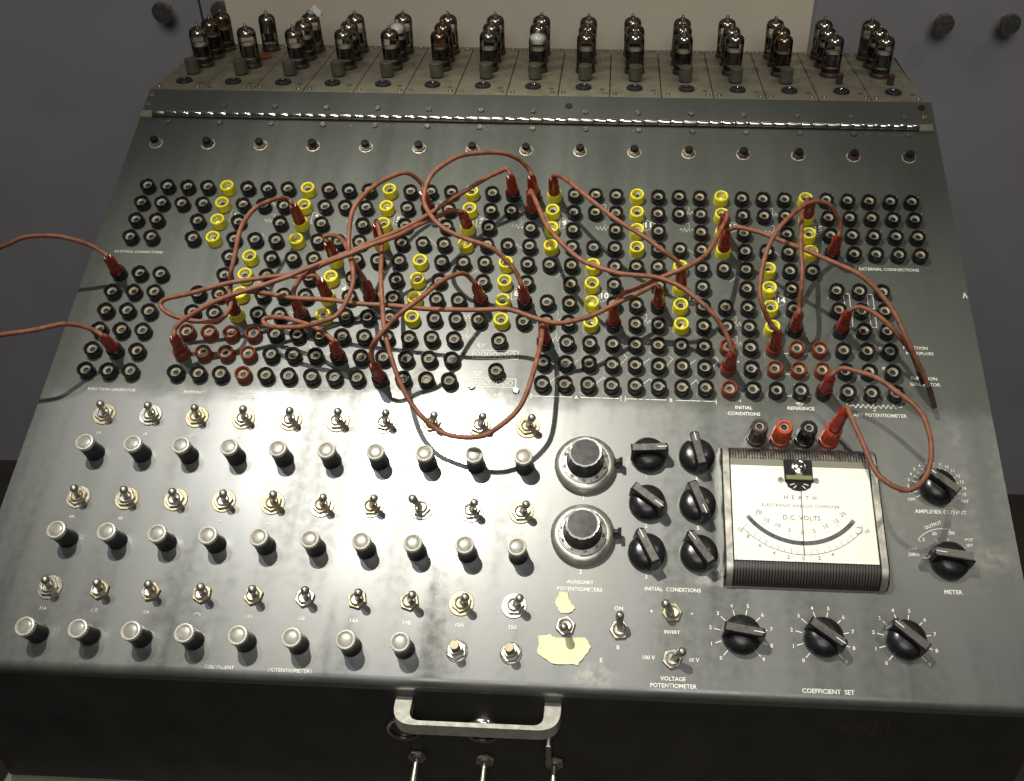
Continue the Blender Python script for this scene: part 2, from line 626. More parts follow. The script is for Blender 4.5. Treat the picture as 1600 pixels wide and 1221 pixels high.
# ------------------------------------------------------------------ jack field
JP = [(.0069, 0), (.0068, .0025), (.0065, .0062), (.0064, .0074), (.0061, .0081), (.0056, .0085), (.0050, .0083), (.0046, .0076), (.0044, .0034), (.0001, .0034)]
JPK = [(.0069, 0), (.0068, .0022), (.0067, .0060), (.0066, .0073), (.0063, .0080), (.0059, .0082), (.0055, .0080), (.0052, .0072), (.0050, .0034), (.0001, .0034)]
JM = {k: G().lathe(p_, 24).mesh('jack', m, 50) for k, m, p_ in (('k', M_BLACKP, JPK), ('y', M_YEL, JP), ('r', M_RED, JPK))}
M_TIN2 = mat('dull_contact', (.30, .28, .20), .55, .3, var=.3)
M_TIN3 = mat('tarnished_contact', (.36, .31, .20), .5, .4, var=.35)
JSV = []
for tin in (M_TIN, M_TIN, M_TIN2, M_TIN3):
    JS = G().lathe([(.0044, .0034), (.0043, .0055), (.0040, .0059), (.0030, .0050), (.0024, .0047), (.0023, .0036), (.0001, .0036)], 18).mesh('socket', tin)
    JS.materials.append(M_HOLE)
    for p in JS.polygons:        # the bore in the middle of the metal contact is black
        if math.hypot(p.center.x, p.center.y) < .00238:
            p.material_index = 1
    JSV.append(JS)
rows = []
full = set(range(38))
rows.append(full)
rows.append(full)
rows.append({c for c in full if c % 4 != 2 or c > 30})
rows.append(full - {2})
rows.append(set(range(5, 33)))
rows.append({0, 1, 2, 33, 34, 35} | {c for c in range(5, 32) if c % 4 != 0})
rows.append({0, 1, 2, 33, 34, 35} | set(range(4, 32)))
rows.append({0, 1, 2, 33, 34, 35} | set(range(4, 32)))
rows.append({0, 1, 2, 18} | set(range(4, 17)) | set(range(20, 36)))
rows.append({0, 1, 2} | set(range(4, 17)) | set(range(20, 36)))
rows.append({0, 1, 2} | set(range(4, 17)) | set(range(20, 36)))
REDS = {(r, c) for r in (8, 9) for c in (4, 5, 6, 7)} | {(10, 7), (8, 28), (9, 28), (10, 28), (8, 30), (8, 31), (8, 32), (9, 30), (9, 31), (9, 32)}
NAMES = {'k': 'black_jack', 'y': 'yellow_jack', 'r': 'red_jack'}
jobs = [(r, c) for r, cs in enumerate(rows) for c in sorted(cs)] + [(9.49, 18)]
for r, c in jobs:
    yel = (r < 4 and c % 4 == 0 and 4 <= c <= 32) or (4 <= r < 8 and c % 4 == 2 and 6 <= c <= 30)
    k = 'r' if (r, c) in REDS else 'y' if yel else 'k'
    j = link(NAMES[k], JM[k], ROOT, PB @ T((c + random.uniform(-.012, .012)) * U, -(r + random.uniform(-.012, .012)) * V, ZS, random.uniform(0, 6)))
    link('socket', random.choice(JSV), j, T(random.uniform(-.0003, .0003), random.uniform(-.0003, .0003), random.uniform(-.0004, .0003)) @ Matrix.Rotation(R(random.uniform(-4, 4)), 4, 'X'))

# ------------------------------------------------------------------ toggle switches and small knobs
TWM = [G().lathe([(.0094, 0), (.0094, .0005), (.0090, .0009), (.0060, .0009), (.0001, .0009)], 26).mesh('washer', m) for m in (M_BRASS, M_BRASS, M_NICKEL)]
TNM = [G().hexa(.0074, .0010, .0031, 0, .0052).mesh('nut', m, 30) for m in (M_BRASS, M_NICKEL)]
TB = G().lathe([(.0050, .001), (.0050, .0030), (.0047, .0032), (.0050, .0035), (.0049, .0046), (.0045, .0049), (.0040, .0047), (.0037, .0030), (.0001, .0026)], 20).mesh('toggle_switch', M_NICKEL, 40)
TLV = G().lathe([(.0018, 0), (.0022, .005), (.0027, .0112), (.0031, .0148), (.0031, .0163), (.0025, .0177), (.0012, .0185), (.0001, .0186)], 16).mesh('lever', M_NICKEL, 60)


def toggle(c, r, lean, tilt=17, washer=True):
    o = onp('toggle_switch', TB, c, r, 0, 0)
    if washer:
        link('washer', random.choice(TWM), o, T(random.uniform(-.0004, .0004), random.uniform(-.0004, .0004), 0, random.uniform(0, 6)))
    link('nut', random.choice(TNM), o, Matrix.Rotation(random.uniform(0, 1), 4, 'Z') @ Matrix.Translation((0, 0, 0 if washer else -.0006)))
    ax = Vector((-math.sin(lean), math.cos(lean), 0))
    link('lever', TLV, o, Matrix.Translation((0, 0, .0022)) @ Matrix.Rotation(R(tilt), 4, ax))
    return o


TC = [1.24 + 2.028 * i for i in range(10)]
for row, r in ((0, 11.87), (1, 15.53), (2, 19.20)):
    for i in range(10):
        lean = 0 + random.uniform(-.12, .12)
        if row == 1 and i == 7:
            lean = math.pi - .2
        toggle(TC[i], r + random.uniform(-.02, .02), lean, random.uniform(15, 19), washer=not (row == 2 and 1 <= i <= 7))
toggle(21.48, 19.87, R(-95), 20, False)
toggle(23.53, 19.93, R(92), 22, False)
toggle(25.51, 19.22, R(165), 22, False)
toggle(25.50, 20.90, R(15), 22, False)

NK = 40
KB = G().lathe([(.0074, .0006), (.0074, .002), (.0069, .003), (.0067, .0155), (.0066, .0176)], NK, None, lambda k, i: 1 + (.012 if k % 2 else -.012)).mesh('potentiometer_knob', M_BLACKP, 30)
KR = G().lathe([(.0064, .0174), (.0069, .0178), (.0069, .0202), (.0066, .0208), (.0058, .0210), (.0055, .0206), (.0053, .0200), (.0001, .0199)], NK, None,
               lambda k, i: 1 + (.03 if (k % 2 and 0 < i < 5) else -.02)).mesh('rim', M_RIM, 25)
KL = G().lathe([(.0053, .0199), (.0048, .0203), (.0036, .0206), (.0020, .02075), (.0001, .0208)], 24).mesh('lens', M_LENS, 60)
KC = [1.382 + 2.0143 * i for i in range(10)]
for row, r in ((0, 13.63), (1, 17.28), (2, 20.93)):
    for i in range(10):
        if row == 2 and i > 7:
            continue
        k = onp('potentiometer_knob', KB, KC[i], r, 0, random.uniform(0, 6))
        link('rim', KR, k)
        link('lens', KL, k)
# two bare potentiometer shafts at the end of the last row
SH = G().lathe([(.0033, .001), (.0033, .0168), (.0030, .0175), (.0001, .0175)], 20).mesh('bare_shaft', M_DULLB)
SB = G().lathe([(.0047, .001), (.0047, .0070), (.0042, .0075), (.0001, .0075)], 20).mesh('bushing', M_NICKEL)
SW = G().lathe([(.0080, 0), (.0080, .0005), (.0074, .0009), (.0001, .0009)], 24).mesh('washer', M_NICKEL)
for c in (17.46, 19.49):
    s = onp('bare_shaft', SH, c, 20.92, 0)
    link('bushing', SB, s)
    link('washer', SW, s)
    link('nut', TNM[1], s, Matrix.Rotation(random.uniform(0, 1), 4, 'Z'))

# ------------------------------------------------------------------ turn-counting dials
DF = G().lathe([(.0236, .0), (.0240, .0012), (.0240, .0046), (.0228, .0062), (.0196, .0080), (.0188, .0080), (.0001, .0080)], 64).mesh('dial', M_DIAL, 40)
DS = G().lathe([(.0186, .0081), (.0182, .0086), (.0140, .0100), (.0001, .0100)], 48).mesh('scale_ring', M_ALUDK, 30)
DK = G().lathe([(.0146, .0100), (.0146, .0120), (.0136, .0150), (.0130, .0225), (.0129, .0250), (.0126, .0256)], 60, None,
               lambda k, i: 1 - (.045 if (i > 2 and k % 6 == 0) else 0)).mesh('grip', M_BLACK, 40)
DC_ = G().lathe([(.0127, .0254), (.0124, .0261), (.0118, .0260), (.0102, .0252), (.0070, .0245), (.0030, .0241), (.0001, .0240)], 60, None,
                lambda k, i: 1 - (.045 if (i < 3 and k % 6 == 0) else 0)).mesh('cap', M_CAP, 60)
gl = G()
gl.bevbox(.0225, .0275, -.0022, .0022, .0005, .0105, .0012)
gl.bevbox(.0265, .0290, -.0035, .0030, .0060, .0115, .001)
DL = gl.mesh('lock_lever', M_BLACK, 30)
DM = G()
for k in range(9):
    pass
arcp = [(.0232 * math.cos(R(a)), .0232 * math.sin(R(a))) for a in range(62, 116, 6)]
DA = G().stroke(arcp, .0007, .0052).mesh('index_slot', M_HOLE, 0)
gn = G()
for k in range(20):
    a = R(18 * k)
    gn.stroke([(.0166 * math.cos(a), .0166 * math.sin(a)), (.0180 * math.cos(a), .0180 * math.sin(a))], .0003, .0098)
ticks = gn.mesh('scale_marks', M_INK, 0)
NUM = {str(k): text_mesh(str(k), .0030, M_INK) for k in range(0, 100, 10)}
for r, a0 in ((13.49, .3), (16.40, 1.1)):
    d = onp('turn_counting_dial', DF, 22.0, r, 0)
    link('scale_ring', DS, d)
    link('grip', DK, d)
    link('cap', DC_, d)
    link('lock_lever', DL, d, Matrix.Rotation(R(2), 4, 'Z'))
    link('index_slot', DA, d)
    link('scale_marks', ticks, d)
    for k in range(10):
        a = a0 + 2 * math.pi * k / 10
        link('numeral', NUM[str(k * 10)], d, Matrix.Rotation(a, 4, 'Z') @ Matrix.Translation((.0160, 0, .00985)) @ Matrix.Rotation(R(-90), 4, 'Z'))

# ------------------------------------------------------------------ bar knobs
def bar_knob(size):
    s = size
    sk = G().lathe([(.0140 * s, .0), (.0143 * s, .0008), (.0142 * s, .0040), (.0134 * s, .0070), (.0112 * s, .0098), (.0070 * s, .0114), (.0001, .0118)], 48).mesh('bar_knob', M_BLACK, 50)
    b = G()
    w0, w1 = .0046 * s, .0036 * s
    l0, l1 = .0158 * s, .0150 * s
    z0, z1 = .004, .0175
    v = []
    for z, w, la, lb in ((z0, w0, .0142 * s, l0), (z1 - .001, w1, .0140 * s, l1), (z1, w1 - .0006, .0134 * s, l1 - .0006)):
        v += [(-la, -w, z), (lb - .0016, -w, z), (lb, -w * .45, z), (lb, w * .45, z), (lb - .0016, w, z), (-la, w, z)]
    f = [tuple(range(6))[::-1], tuple(range(12, 18))]
    for q in (0, 6):
        f += [(q + k, q + (k + 1) % 6, q + 6 + (k + 1) % 6, q + 6 + k) for k in range(6)]
    b.add(v, f)
    bar = b.mesh('grip_bar', M_BLACKP, 25)
    inl = G().bevbox(-.0128 * s, l1 - .0022, -w1 + .0008, w1 - .0008, z1 - .0002, z1 + .0004, .0002).mesh('pointer_inlay', M_GREYBAR, 25)
    ln = G().box(l1 - .0085, l1 - .0012, -.00032, .00032, z1 + .0003, z1 + .00055).mesh('index_line', M_WHITE, 0)
    return sk, bar, inl, ln


BK = bar_knob(1.0)


def put_bar(c, r, ang):
    k = onp('bar_knob', BK[0], c, r, 0, R(ang))
    for n_, m_ in zip(('grip_bar', 'pointer_inlay', 'index_line'), BK[1:]):
        link(n_, m_, k)


for c, r, a in ((24.58, 12.98, 4), (26.57, 12.95, 103), (24.55, 15.01, -37), (26.56, 14.99, -68), (24.54, 16.99, 117), (26.57, 16.97, 125),
                (36.21, 13.92, 139), (36.24, 16.88, 172.5), (28.10, 19.95, -8.5), (31.14, 19.92, -35.5), (34.18, 19.89, 139.5)):
    put_bar(c, r, a)

# ------------------------------------------------------------------ binding posts above the meter
def post_meshes(m):
    base = G().lathe([(.0080, 0), (.0082, .0015), (.0078, .0040), (.0060, .0048), (.0001, .0048)], 24).mesh('binding_post', m, 40)
    head = G().lathe([(.0062, .0048), (.0074, .0060), (.0072, .0120), (.0066, .0205), (.0060, .0218), (.0040, .0218), (.0036, .0190), (.0001, .0188)], 36, None,
                     lambda k, i: 1 + (.04 if (k % 3 == 0 and 0 < i < 5) else -.02)).mesh('head', m, 30)
    return base, head


M_BRN = mat('brown_bakelite', (.045, .028, .022), .35, var=.3)
M_RED2 = mat('orange_red_plastic', (.42, .06, .022), .3, var=.15)
PBK, PBR, PRD = post_meshes(M_BLACKP), post_meshes(M_BRN), post_meshes(M_RED2)
PTI = G().lathe([(.0036, .0186), (.0036, .0205), (.0031, .0207), (.0024, .0203), (.0023, .0190), (.0001, .0190)], 18).mesh('socket', M_TIN2)
PTI.materials.append(M_HOLE)
for p in PTI.polygons:
    if math.hypot(p.center.x, p.center.y) < .00238:
        p.material_index = 1
for c, m in ((29.06, PBR), (30.06, PRD), (31.06, PBK), (32.06, PRD)):
    p = onp('binding_post', m[0], c, 12.02, 0)
    link('head', m[1], p, Matrix.Rotation(random.uniform(0, 3), 4, 'Z'))
    link('socket', PTI, p)

# ------------------------------------------------------------------ meter
MX, MY = 30.6 * U, -15.3 * V
HW = .0592
prof = [(-.0562, 0), (-.0562, .0035), (-.0545, .0075), (-.0510, .0112), (-.0465, .0140), (-.0425, .0150), (.0395, .0150), (.0440, .0147), (.0485, .0130), (.0515, .0098), (.0530, .005), (.0530, 0)]
meter = onp('meter', G().extrude_x(prof, -HW, HW).mesh('meter', M_BLACK, 40), 30.6, 15.3, 0)
M_TRIM = mat('worn_silver_trim', (.50, .48, .42), .38, .8, var=.3, vscale=120)
# silver side trims that follow the case
tp = [(y * 1.006, z + .0012 if z > 0 else z) for y, z in prof]
for x0, x1 in ((-HW + .0014, -HW + .0060), (HW - .0060, HW - .0014)):
    g = G()
    for q, (xa, xb, dz) in enumerate(((x0, x1, 0),)):
        pr = [(y, z) for y, z in tp]
        g.extrude_x(pr, xa, xb)
    link('side_trim', g.mesh('side_trim', M_TRIM, 40), meter)
M_RIB = mat('smoked_rib_plastic', (.07, .062, .058), .34, .2)
for nm, seg in (('upper_ribs', prof[6:11]), ('lower_ribs', prof[1:6])):
    g = G()
    nr = 50
    for k in range(nr):
        x = -.0520 + .104 * (k + .5) / nr
        poly = [(y, z - .001) for y, z in seg] + [(y, z + .0010) for y, z in seg[::-1]]
        g.extrude_x(poly, x - .00062, x + .00062)
    link(nm, g.mesh(nm, M_STEEL if nm[0] == 'u' else M_RIB, 30), meter)
link('face_card', G().box(-.0520, .0520, -.0412, .0345, .0150, .0153).mesh('face_card', M_CARD, 0), meter)
link('upper_band', G().box(-.0522, .0522, .0347, .0398, .0150, .0156).mesh('upper_band', mat('meter_grey_band', (.20, .19, .15), .6), 0), meter)
fz = .0156
g = G().bevbox(-.0120, .0092, .0215, .0396, .0153, .0176, .0006)
pts = [(-.0110, .0215), (.0082, .0215), (.0070, .0175), (.0030, .0150), (-.0014, .0142), (-.0060, .0150), (-.0098, .0175)]
g.prism(pts[::-1], .0153, .0162)
link('movement_bracket', g.mesh('movement_bracket', M_BLACK, 30), meter)
link('pivot_screw', G().lathe([(.0056, .0176), (.0056, .0186), (.0046, .0190), (.0038, .0186), (.0026, .0192), (.0001, .0194)], 24, T(-.0006, .0335)).mesh('pivot_screw', M_CHROME, 30), meter)
link('spring_strip', G().bevbox(-.0110, .0084, .0226, .0262, .0177, .0182, .0003).box(-.0035, .0012, .0255, .0300, .0177, .0185).mesh('spring_strip', M_BRASSY, 0), meter)
for x in (-.0150, .0117):
    link('screw', SCRS[1], meter, T(x, .0231, .0153, .8))
g = G()
for a in (205, 235, 305, 335):
    g.stroke([(-.0014 + .004 * math.cos(R(a)), .0215 + .004 * math.sin(R(a))), (-.0014 + .0075 * math.cos(R(a)), .0215 + .0065 * math.sin(R(a)))], .0006, .0164)
link('bracket_marks', g.mesh('bracket_marks', M_WHITE, 0), meter)
link('needle', G().box(-.0002, .0002, -.0710, -.018, 0, .0002, T(0, .0345, .0168, R(-1.6))).mesh('needle', M_INK, 0), meter)


def circ(p0, p1, p2):
    (ax, ay), (bx, by), (cx_, cy_) = p0, p1, p2
    d = 2 * (ax * (by - cy_) + bx * (cy_ - ay) + cx_ * (ay - by))
    ux = ((ax * ax + ay * ay) * (by - cy_) + (bx * bx + by * by) * (cy_ - ay) + (cx_ * cx_ + cy_ * cy_) * (ay - by)) / d
    uy = ((ax * ax + ay * ay) * (cx_ - bx) + (bx * bx + by * by) * (ax - cx_) + (cx_ * cx_ + cy_ * cy_) * (bx - ax)) / d
    return ux, uy, math.hypot(ax - ux, ay - uy)


ux, uy, ur = circ((-.0405, -.0079), (-.0017, -.0270), (.0361, -.0087))
a0, a1 = math.atan2(-.0079 - uy, -.0405 - ux), math.atan2(-.0087 - uy, .0361 - ux)
link('mirror_arc', G().stroke([(ux + ur * math.cos(a0 + (a1 - a0) * k / 40), uy + ur * math.sin(a0 + (a1 - a0) * k / 40)) for k in range(41)], .0032, fz).mesh('mirror_arc', M_MIRROR, 0), meter)
vx, vy, vr = circ((-.0450, -.0167), (-.0023, -.0359), (.0422, -.0154))
b0, b1 = math.atan2(-.0167 - vy, -.0450 - vx), math.atan2(-.0154 - vy, .0422 - vx)
g = G().stroke([(vx + vr * math.cos(b0 + (b1 - b0) * k / 40), vy + vr * math.sin(b0 + (b1 - b0) * k / 40)) for k in range(41)], .0004, fz)
for k in range(21):
    a = b0 + (b1 - b0) * k / 20
    l_ = .0042 if k % 2 == 0 else .0026
    g.stroke([(vx + vr * math.cos(a), vy + vr * math.sin(a)), (vx + (vr - l_) * math.cos(a), vy + (vr - l_) * math.sin(a))], .0003, fz)
for x, y in ((-.0340, -.0052), (-.0280, -.0124), (-.0200, -.0165), (-.0112, -.0205), (.0075, -.0205), (.0164, -.0165), (.0245, -.0115), (.0310, -.0058)):
    d = Vector((ux - x, uy - y)).normalized() * .0018
    g.stroke([(x, y), (x - d.x, y - d.y)], .0003, fz)
g.stroke([(.0385, -.0135), (.0425, -.0125), (.0415, -.0175), (.0375, -.0180)], .0003, fz)
link('scale_lines', g.mesh('scale_lines', M_INKG, 0), meter)
for s_, x, y, h, m_, rot, sp in (('H E A T H', -.0012, .0088, .0046, M_INKG, 0, 1.25), ('ELECTRONIC ANALOG COMPUTER', -.0014, .0021, .0033, M_INKG, 0, 1.12), ('D.C. VOLTS', -.0014, -.0074, .0052, M_INKG, 0, 1.05),
                                 ('20', -.0328, -.0036, .0048, M_INKG, -28, 1), ('15', -.0273, -.0101, .0046, M_INKG, -24, 1), ('10', -.0195, -.0138, .0046, M_INKG, -16, 1), ('5', -.0110, -.0174, .0046, M_INKG, -8, 1),
                                 ('0', -.0016, -.0190, .0046, M_INKG, 0, 1), ('5', .0071, -.0174, .0046, M_INKG, 8, 1), ('10', .0156, -.0135, .0046, M_INKG, 16, 1), ('15', .0237, -.0092, .0046, M_INKG, 24, 1), ('20', .0292, -.0033, .0048, M_INKG, 28, 1),
                                 ('8', -.0416, -.0232, .0042, M_INKG, -26, 1), ('6', -.0333, -.0300, .0042, M_INKG, -20, 1), ('4', -.0232, -.0354, .0042, M_INKG, -12, 1), ('2', -.0131, -.0380, .0042, M_INKG, -6, 1), ('0', -.0023, -.0388, .0042, M_INKG, 0, 1),
                                 ('2', .0091, -.0380, .0042, M_INKG, 6, 1), ('4', .0190, -.0350, .0042, M_INKG, 12, 1), ('10', -.0471, -.0181, .0042, M_INKG, -30, 1), ('10', .0455, -.0165, .0042, M_INKG, 30, 1)):
    link('lettering', text_mesh(s_, h, m_, spacing=sp, bold=.001), meter, T(x, y, fz, R(rot)))
link('window', G().box(-.0524, .0524, -.0424, .0396, .0200, .0204).mesh('window', M_METERGLASS, 0), meter)

# ------------------------------------------------------------------ silk-screened writing and symbols
PZ = .00022


def ink(s_, c, r, h=.0040, m=None, rot=0, sp=1.0, align='CENTER'):
    onp('lettering', text_mesh(s_, h, m or M_PRINT, align, sp), c, r, PZ, R(rot))


for s_, c, r, h in (('AUXILIARY', 21.98, 18.21, .0040), ('POTENTIOMETERS', 21.97, 18.48, .0040), ('INITIAL  CONDITIONS', 25.55, 18.36, .0041), ('INVERT', 25.51, 19.93, .0034),
                    ('+', 24.74, 19.2, .0048), ('-', 26.27, 19.2, .0060), ('100 V', 24.62, 20.87, .0040), ('10 V', 26.31, 20.89, .0040), ('VOLTAGE', 25.54, 21.58, .0040), ('POTENTIOMETER', 25.54, 21.82, .0041),
                    ('ON', 23.49, 19.14, .0042), ('B', 23.49, 20.56, .0040), ('E', 22.87, 21.04, .0044), ('1', 21.98, 14.87, .0046), ('2', 21.98, 17.82, .0046),
                    ('1', 24.51, 13.90, .0044), ('2', 24.52, 15.90, .0044), ('3', 24.53, 17.91, .0046), ('4', 26.56, 13.88, .0044), ('5', 26.58, 15.92, .0044),
                    ('METER', 36.24, 18.05, .0044), ('AMPLIFIER OUTPUT', 36.24, 14.92, .0044), ('COEFFICIENT  SET', 31.17, 21.79, .0044), ('AUXILIARY POTENTIOMETER', 34.0, 10.83, .0042), ('2', 34.13, 10.57, .0046),
                    ('INITIAL', 28.63, 10.66, .0042), ('CONDITIONS', 28.63, 10.94, .0042), ('REFERENCE', 31.04, 10.62, .0042), ('EXTERNAL CONNECTIONS', 35.6, 3.55, .0042),
                    ('FUNCTION', 36.25, 7.58, .0040), ('MULTIPLIERS', 36.40, 7.84, .0040), ('FUNCTION', 36.42, 9.05, .0042), ('GENERATOR', 36.42, 9.33, .0042), ('RELAYS', 17.92, 10.42, .0042),
                    ('100V', 31.0, 8.55, .0034), ('100V', 31.0, 9.55, .0034), ('(DT-XY)', 35.0, 7.60, .0034), ('(DT-XY)', 35.0, 8.60, .0034), ('SERVO', 34.0, 6.75, .0034), ('X', 33.0, 7.55, .003), ('Y', 34.0, 7.55, .003), ('X', 33.0, 8.55, .003), ('Y', 34.0, 8.55, .003),
                    ('FUN', 34.0, 9.6, .0034), ('GEN', 35.0, 9.6, .0034), ('A', 21.5, 10.42, .0042), ('B', 25.55, 10.42, .0042), ('4', 28.5, 8.5, .003), ('6', 28.5, 10.35, .003)):
    ink(s_, c, r, h)
for s_, c, r, h in (('EXTERNAL CONNECTIONS', .4, 3.58, .0036), ('REFERENCE', 4.9, 10.72, .0036), ('INITIAL', 7.2, 10.62, .0036), ('CONDITIONS', 7.2, 10.88, .0036), ('FUNCTION GENERATOR', 1.2, 10.72, .0036), ('COEFFICIENT', 8.6, 21.85, .0036), ('POTENTIOMETERS', 11.3, 21.86, .0038)):
    ink(s_, c, r, h, M_FAINT)
TXT_H = .0040
for row, r, n0 in ((0, 12.72, 1), (1, 16.36, 6), (2, 19.98, 11)):
    for i in range(10):
        ink('%d%s' % (n0 + i // 2, 'AB'[i % 2]), TC[i] - .02, r, TXT_H if i > 5 else .0034, M_PRINT if i > 7 or (row == 2 and i > 5) else M_FAINT)
# knob scales
for c, r in ((28.10, 19.95), (31.14, 19.92), (34.18, 19.89)):
    g = G()
    for k in range(10):
        a = R(228 - 30.6 * k)
        g.stroke([(.0150 * math.cos(a), .0150 * math.sin(a)), (.0192 * math.cos(a), .0192 * math.sin(a))], .00062)
        ink(str(k), c + .0222 * math.cos(a) / FU, r - .0222 * math.sin(a) / FV, .0038)
    onp('scale_marks', g.mesh('scale_marks', M_PRINT, 0), c, r, PZ)
g = G()
for k, s_ in enumerate(['OFF', '1', '2', '3', '4', '5', '6', '7', '8', '9', '10', '11', '12', '13', '14', '15', 'EXT']):
    a = R(207 - 14.7 * k)
    g.stroke([(.0148 * math.cos(a), .0148 * math.sin(a)), (.0182 * math.cos(a), .0182 * math.sin(a))], .0005)
    rr = .0210 if len(s_) < 3 else .0225
    ink(s_, 36.21 + rr * math.cos(a) / FU, 13.92 - rr * math.sin(a) / FV, .0033)
onp('scale_marks', g.mesh('scale_marks', M_PRINT, 0), 36.21, 13.92, PZ)
g = G()
for a_ in (172, 143, 112, 82, 40, 5):
    a = R(a_)
    g.stroke([(.0148 * math.cos(a), .0148 * math.sin(a)), (.0180 * math.cos(a), .0180 * math.sin(a))], .0005)
arcp = [(.0258 * math.cos(R(a)), .0258 * math.sin(R(a))) for a in range(80, 141, 6)]
arcp = [(.0235 * math.cos(R(79)), .0235 * math.sin(R(79)))] + arcp + [(.0235 * math.cos(R(141)), .0235 * math.sin(R(141)))]
g.stroke(arcp, .0005)
onp('scale_marks', g.mesh('scale_marks', M_PRINT, 0), 36.24, 16.88, PZ)
for s_, c, r, h, rot in (('OUTPUT', 35.86, 15.46, .0036, 22), ('100', 36.52, 15.76, .0036, 0), ('20', 35.86, 15.80, .0036, 0), ('2', 35.41, 16.05, .0036, 0), ('POT', 37.17, 16.00, .0032, 0), ('SET', 37.16, 16.22, .0032, 0), ('AMP', 34.95, 16.44, .0032, 0), ('ZERO', 34.95, 16.66, .0032, 0)):
    ink(s_, c, r, h, rot=rot)


def sym(name, strokes, w=.0004, m=None):
    g = G()
    for s_ in strokes:
        g.stroke([at(c, r) for c, r in s_], w)
    onz(name, g.mesh(name, m or M_PRINT, 0), PZ)


def zig(c0, c1, r, n=5, a=.11):
    p = [(c0, r)]
    for k in range(n * 2):
        p.append((c0 + (c1 - c0) * (k + .5) / (n * 2), r + (a if k % 2 else -a)))
    return p + [(c1, r)]


for i in range(15):
    up = i % 2 == 0
    c = 4 + 2 * i
    k = 1.36 if up else 5.32
    strokes = [[(c + .33, k - .32), (c + .33, k + .36)], [(c + .33, k - .32), (c + 1.0, k - .02)], [(c + .33, k + .36), (c + .75, k + .2)],]
    if i < 13:
        strokes.append([(c + 2.1, k + 1.0), (c + 2.7, k + 1.6)] if up else [(c + 2.3, k - .9), (c + 3.0, k - 1.5)])
    rz = (.62, 1.62) if up else (6.62, 7.62)
    for q in rz:
        if c + 3 < 31.8:
            strokes.append(zig(c + 2.05, c + 2.95, q))
            strokes.append([(c + 2.5, q - .12), (c + 2.5, q - .38)])
            strokes.append([(c + 2.5, q - .38), (c + 2.3, q - .38)])
    sym('circuit_symbol', strokes, .00032, M_FAINT)
    ink(str(i + 1), c + .55, k + .02, .0082)
# output arrows between the lower black jacks
for c in (20.65, 22.65, 24.65, 26.65, 8.65, 10.65, 12.65, 14.65):
    fm = M_FAINT
    sym('circuit_symbol', [[(c - .3, 9.72), (c, 9.42), (c + .2, 9.78)], [(c - .3, 8.72), (c, 8.46)], [(c + 1.4 - .55, 8.3), (c + 1.0, 8.45), (c + .75, 8.75)]], .0005, fm)
sym('bracket', [[(19.55, 10.30), (19.55, 10.52)], [(19.55, 10.41), (21.3, 10.41)], [(21.7, 10.41), (23.42, 10.41)], [(23.42, 10.30), (23.42, 10.52)]], .0006)
sym('bracket', [[(23.6, 10.30), (23.6, 10.52)], [(23.6, 10.41), (25.35, 10.41)], [(25.75, 10.41), (27.48, 10.41)], [(27.48, 10.30), (27.48, 10.52)]], .0006)
sym('bracket', [[(8.3, 10.32), (8.3, 10.52)], [(8.3, 10.42), (12.2, 10.42)], [(12.2, 10.32), (12.2, 10.52)]], .0005, M_FAINT)
sym('circuit_symbol', [zig(33.2, 35.1, 10.42, 9, .09), [(33.0, 10.28), (33.0, 10.42), (33.2, 10.42)], [(35.1, 10.42), (35.3, 10.42), (35.3, 10.28)], [(34.13, 10.35), (34.13, 10.25)]], .0005)
sym('circuit_symbol', [[(30.85, 10.36), (31.2, 10.36), (31.03, 10.5), (30.85, 10.36)], [(30.95, 10.39), (31.1, 10.39)], [(30.5, 8.02), (31.5, 8.02)], [(30.5, 9.02), (31.5, 9.02)], [(30.5, 10.05), (31.5, 10.05)]], .0005)
for r in (8.48, 9.84):
    coil = []
    for q in range(7):
        coil.append([(17.05 + .26 * q + .09 * math.cos(R(a)), r + .12 * math.sin(R(a))) for a in range(0, 361, 30)])
    sym('relay_symbol', [[(16.85, r - .2), (18.85, r - .2), (18.85, r + .2), (16.85, r + .2), (16.85, r - .2)], [(17.0, r - .5), (17.15, r - .3), (17.35, r - .5), (17.0, r - .5)]] + coil, .0005)
for c in (33.45, 34.5):
    for r in (5.15, 6.1):
        sym('circuit_symbol', [[(c, r - .25), (c + .2, r - .25), (c + .2, r + .5), (c + .05, r + .5)], [(c - .05, r - .25), (c - .05, r + .5), (c + .12, r + .5)]], .0005)
sym('ground_mark', [[(38.75, 4.95), (38.83, 4.70), (38.91, 4.95)]], .0012)

# ------------------------------------------------------------------ handle and front face
def rounded(pts, rad, n=6):
    out = []
    N = len(pts)
    for i in range(N):
        p0, p, p1 = Vector(pts[i - 1]), Vector(pts[i]), Vector(pts[(i + 1) % N])
        r_ = rad[i]
        if r_ == 0:
            out.append(tuple(p))
            continue
        a, b = (p0 - p).normalized(), (p1 - p).normalized()
        for k in range(n + 1):
            t = k / n
            q = (p + a * r_) * (1 - t) ** 2 + p * 2 * t * (1 - t) + (p + b * r_) * t * t
            out.append(tuple(q))
    return out


outer = rounded([(-.0670, -.399), (-.0670, -.4236), (.0512, -.4236), (.0512, -.399)], [0, .016, .016, 0], 8)
inner = rounded([(.0395, -.399), (.0395, -.4200), (-.0552, -.4200), (-.0552, -.399)], [0, .008, .008, 0], 8)
nO, nI = len(outer), len(inner)
g = G()
z0, z1 = -.2115, -.2005
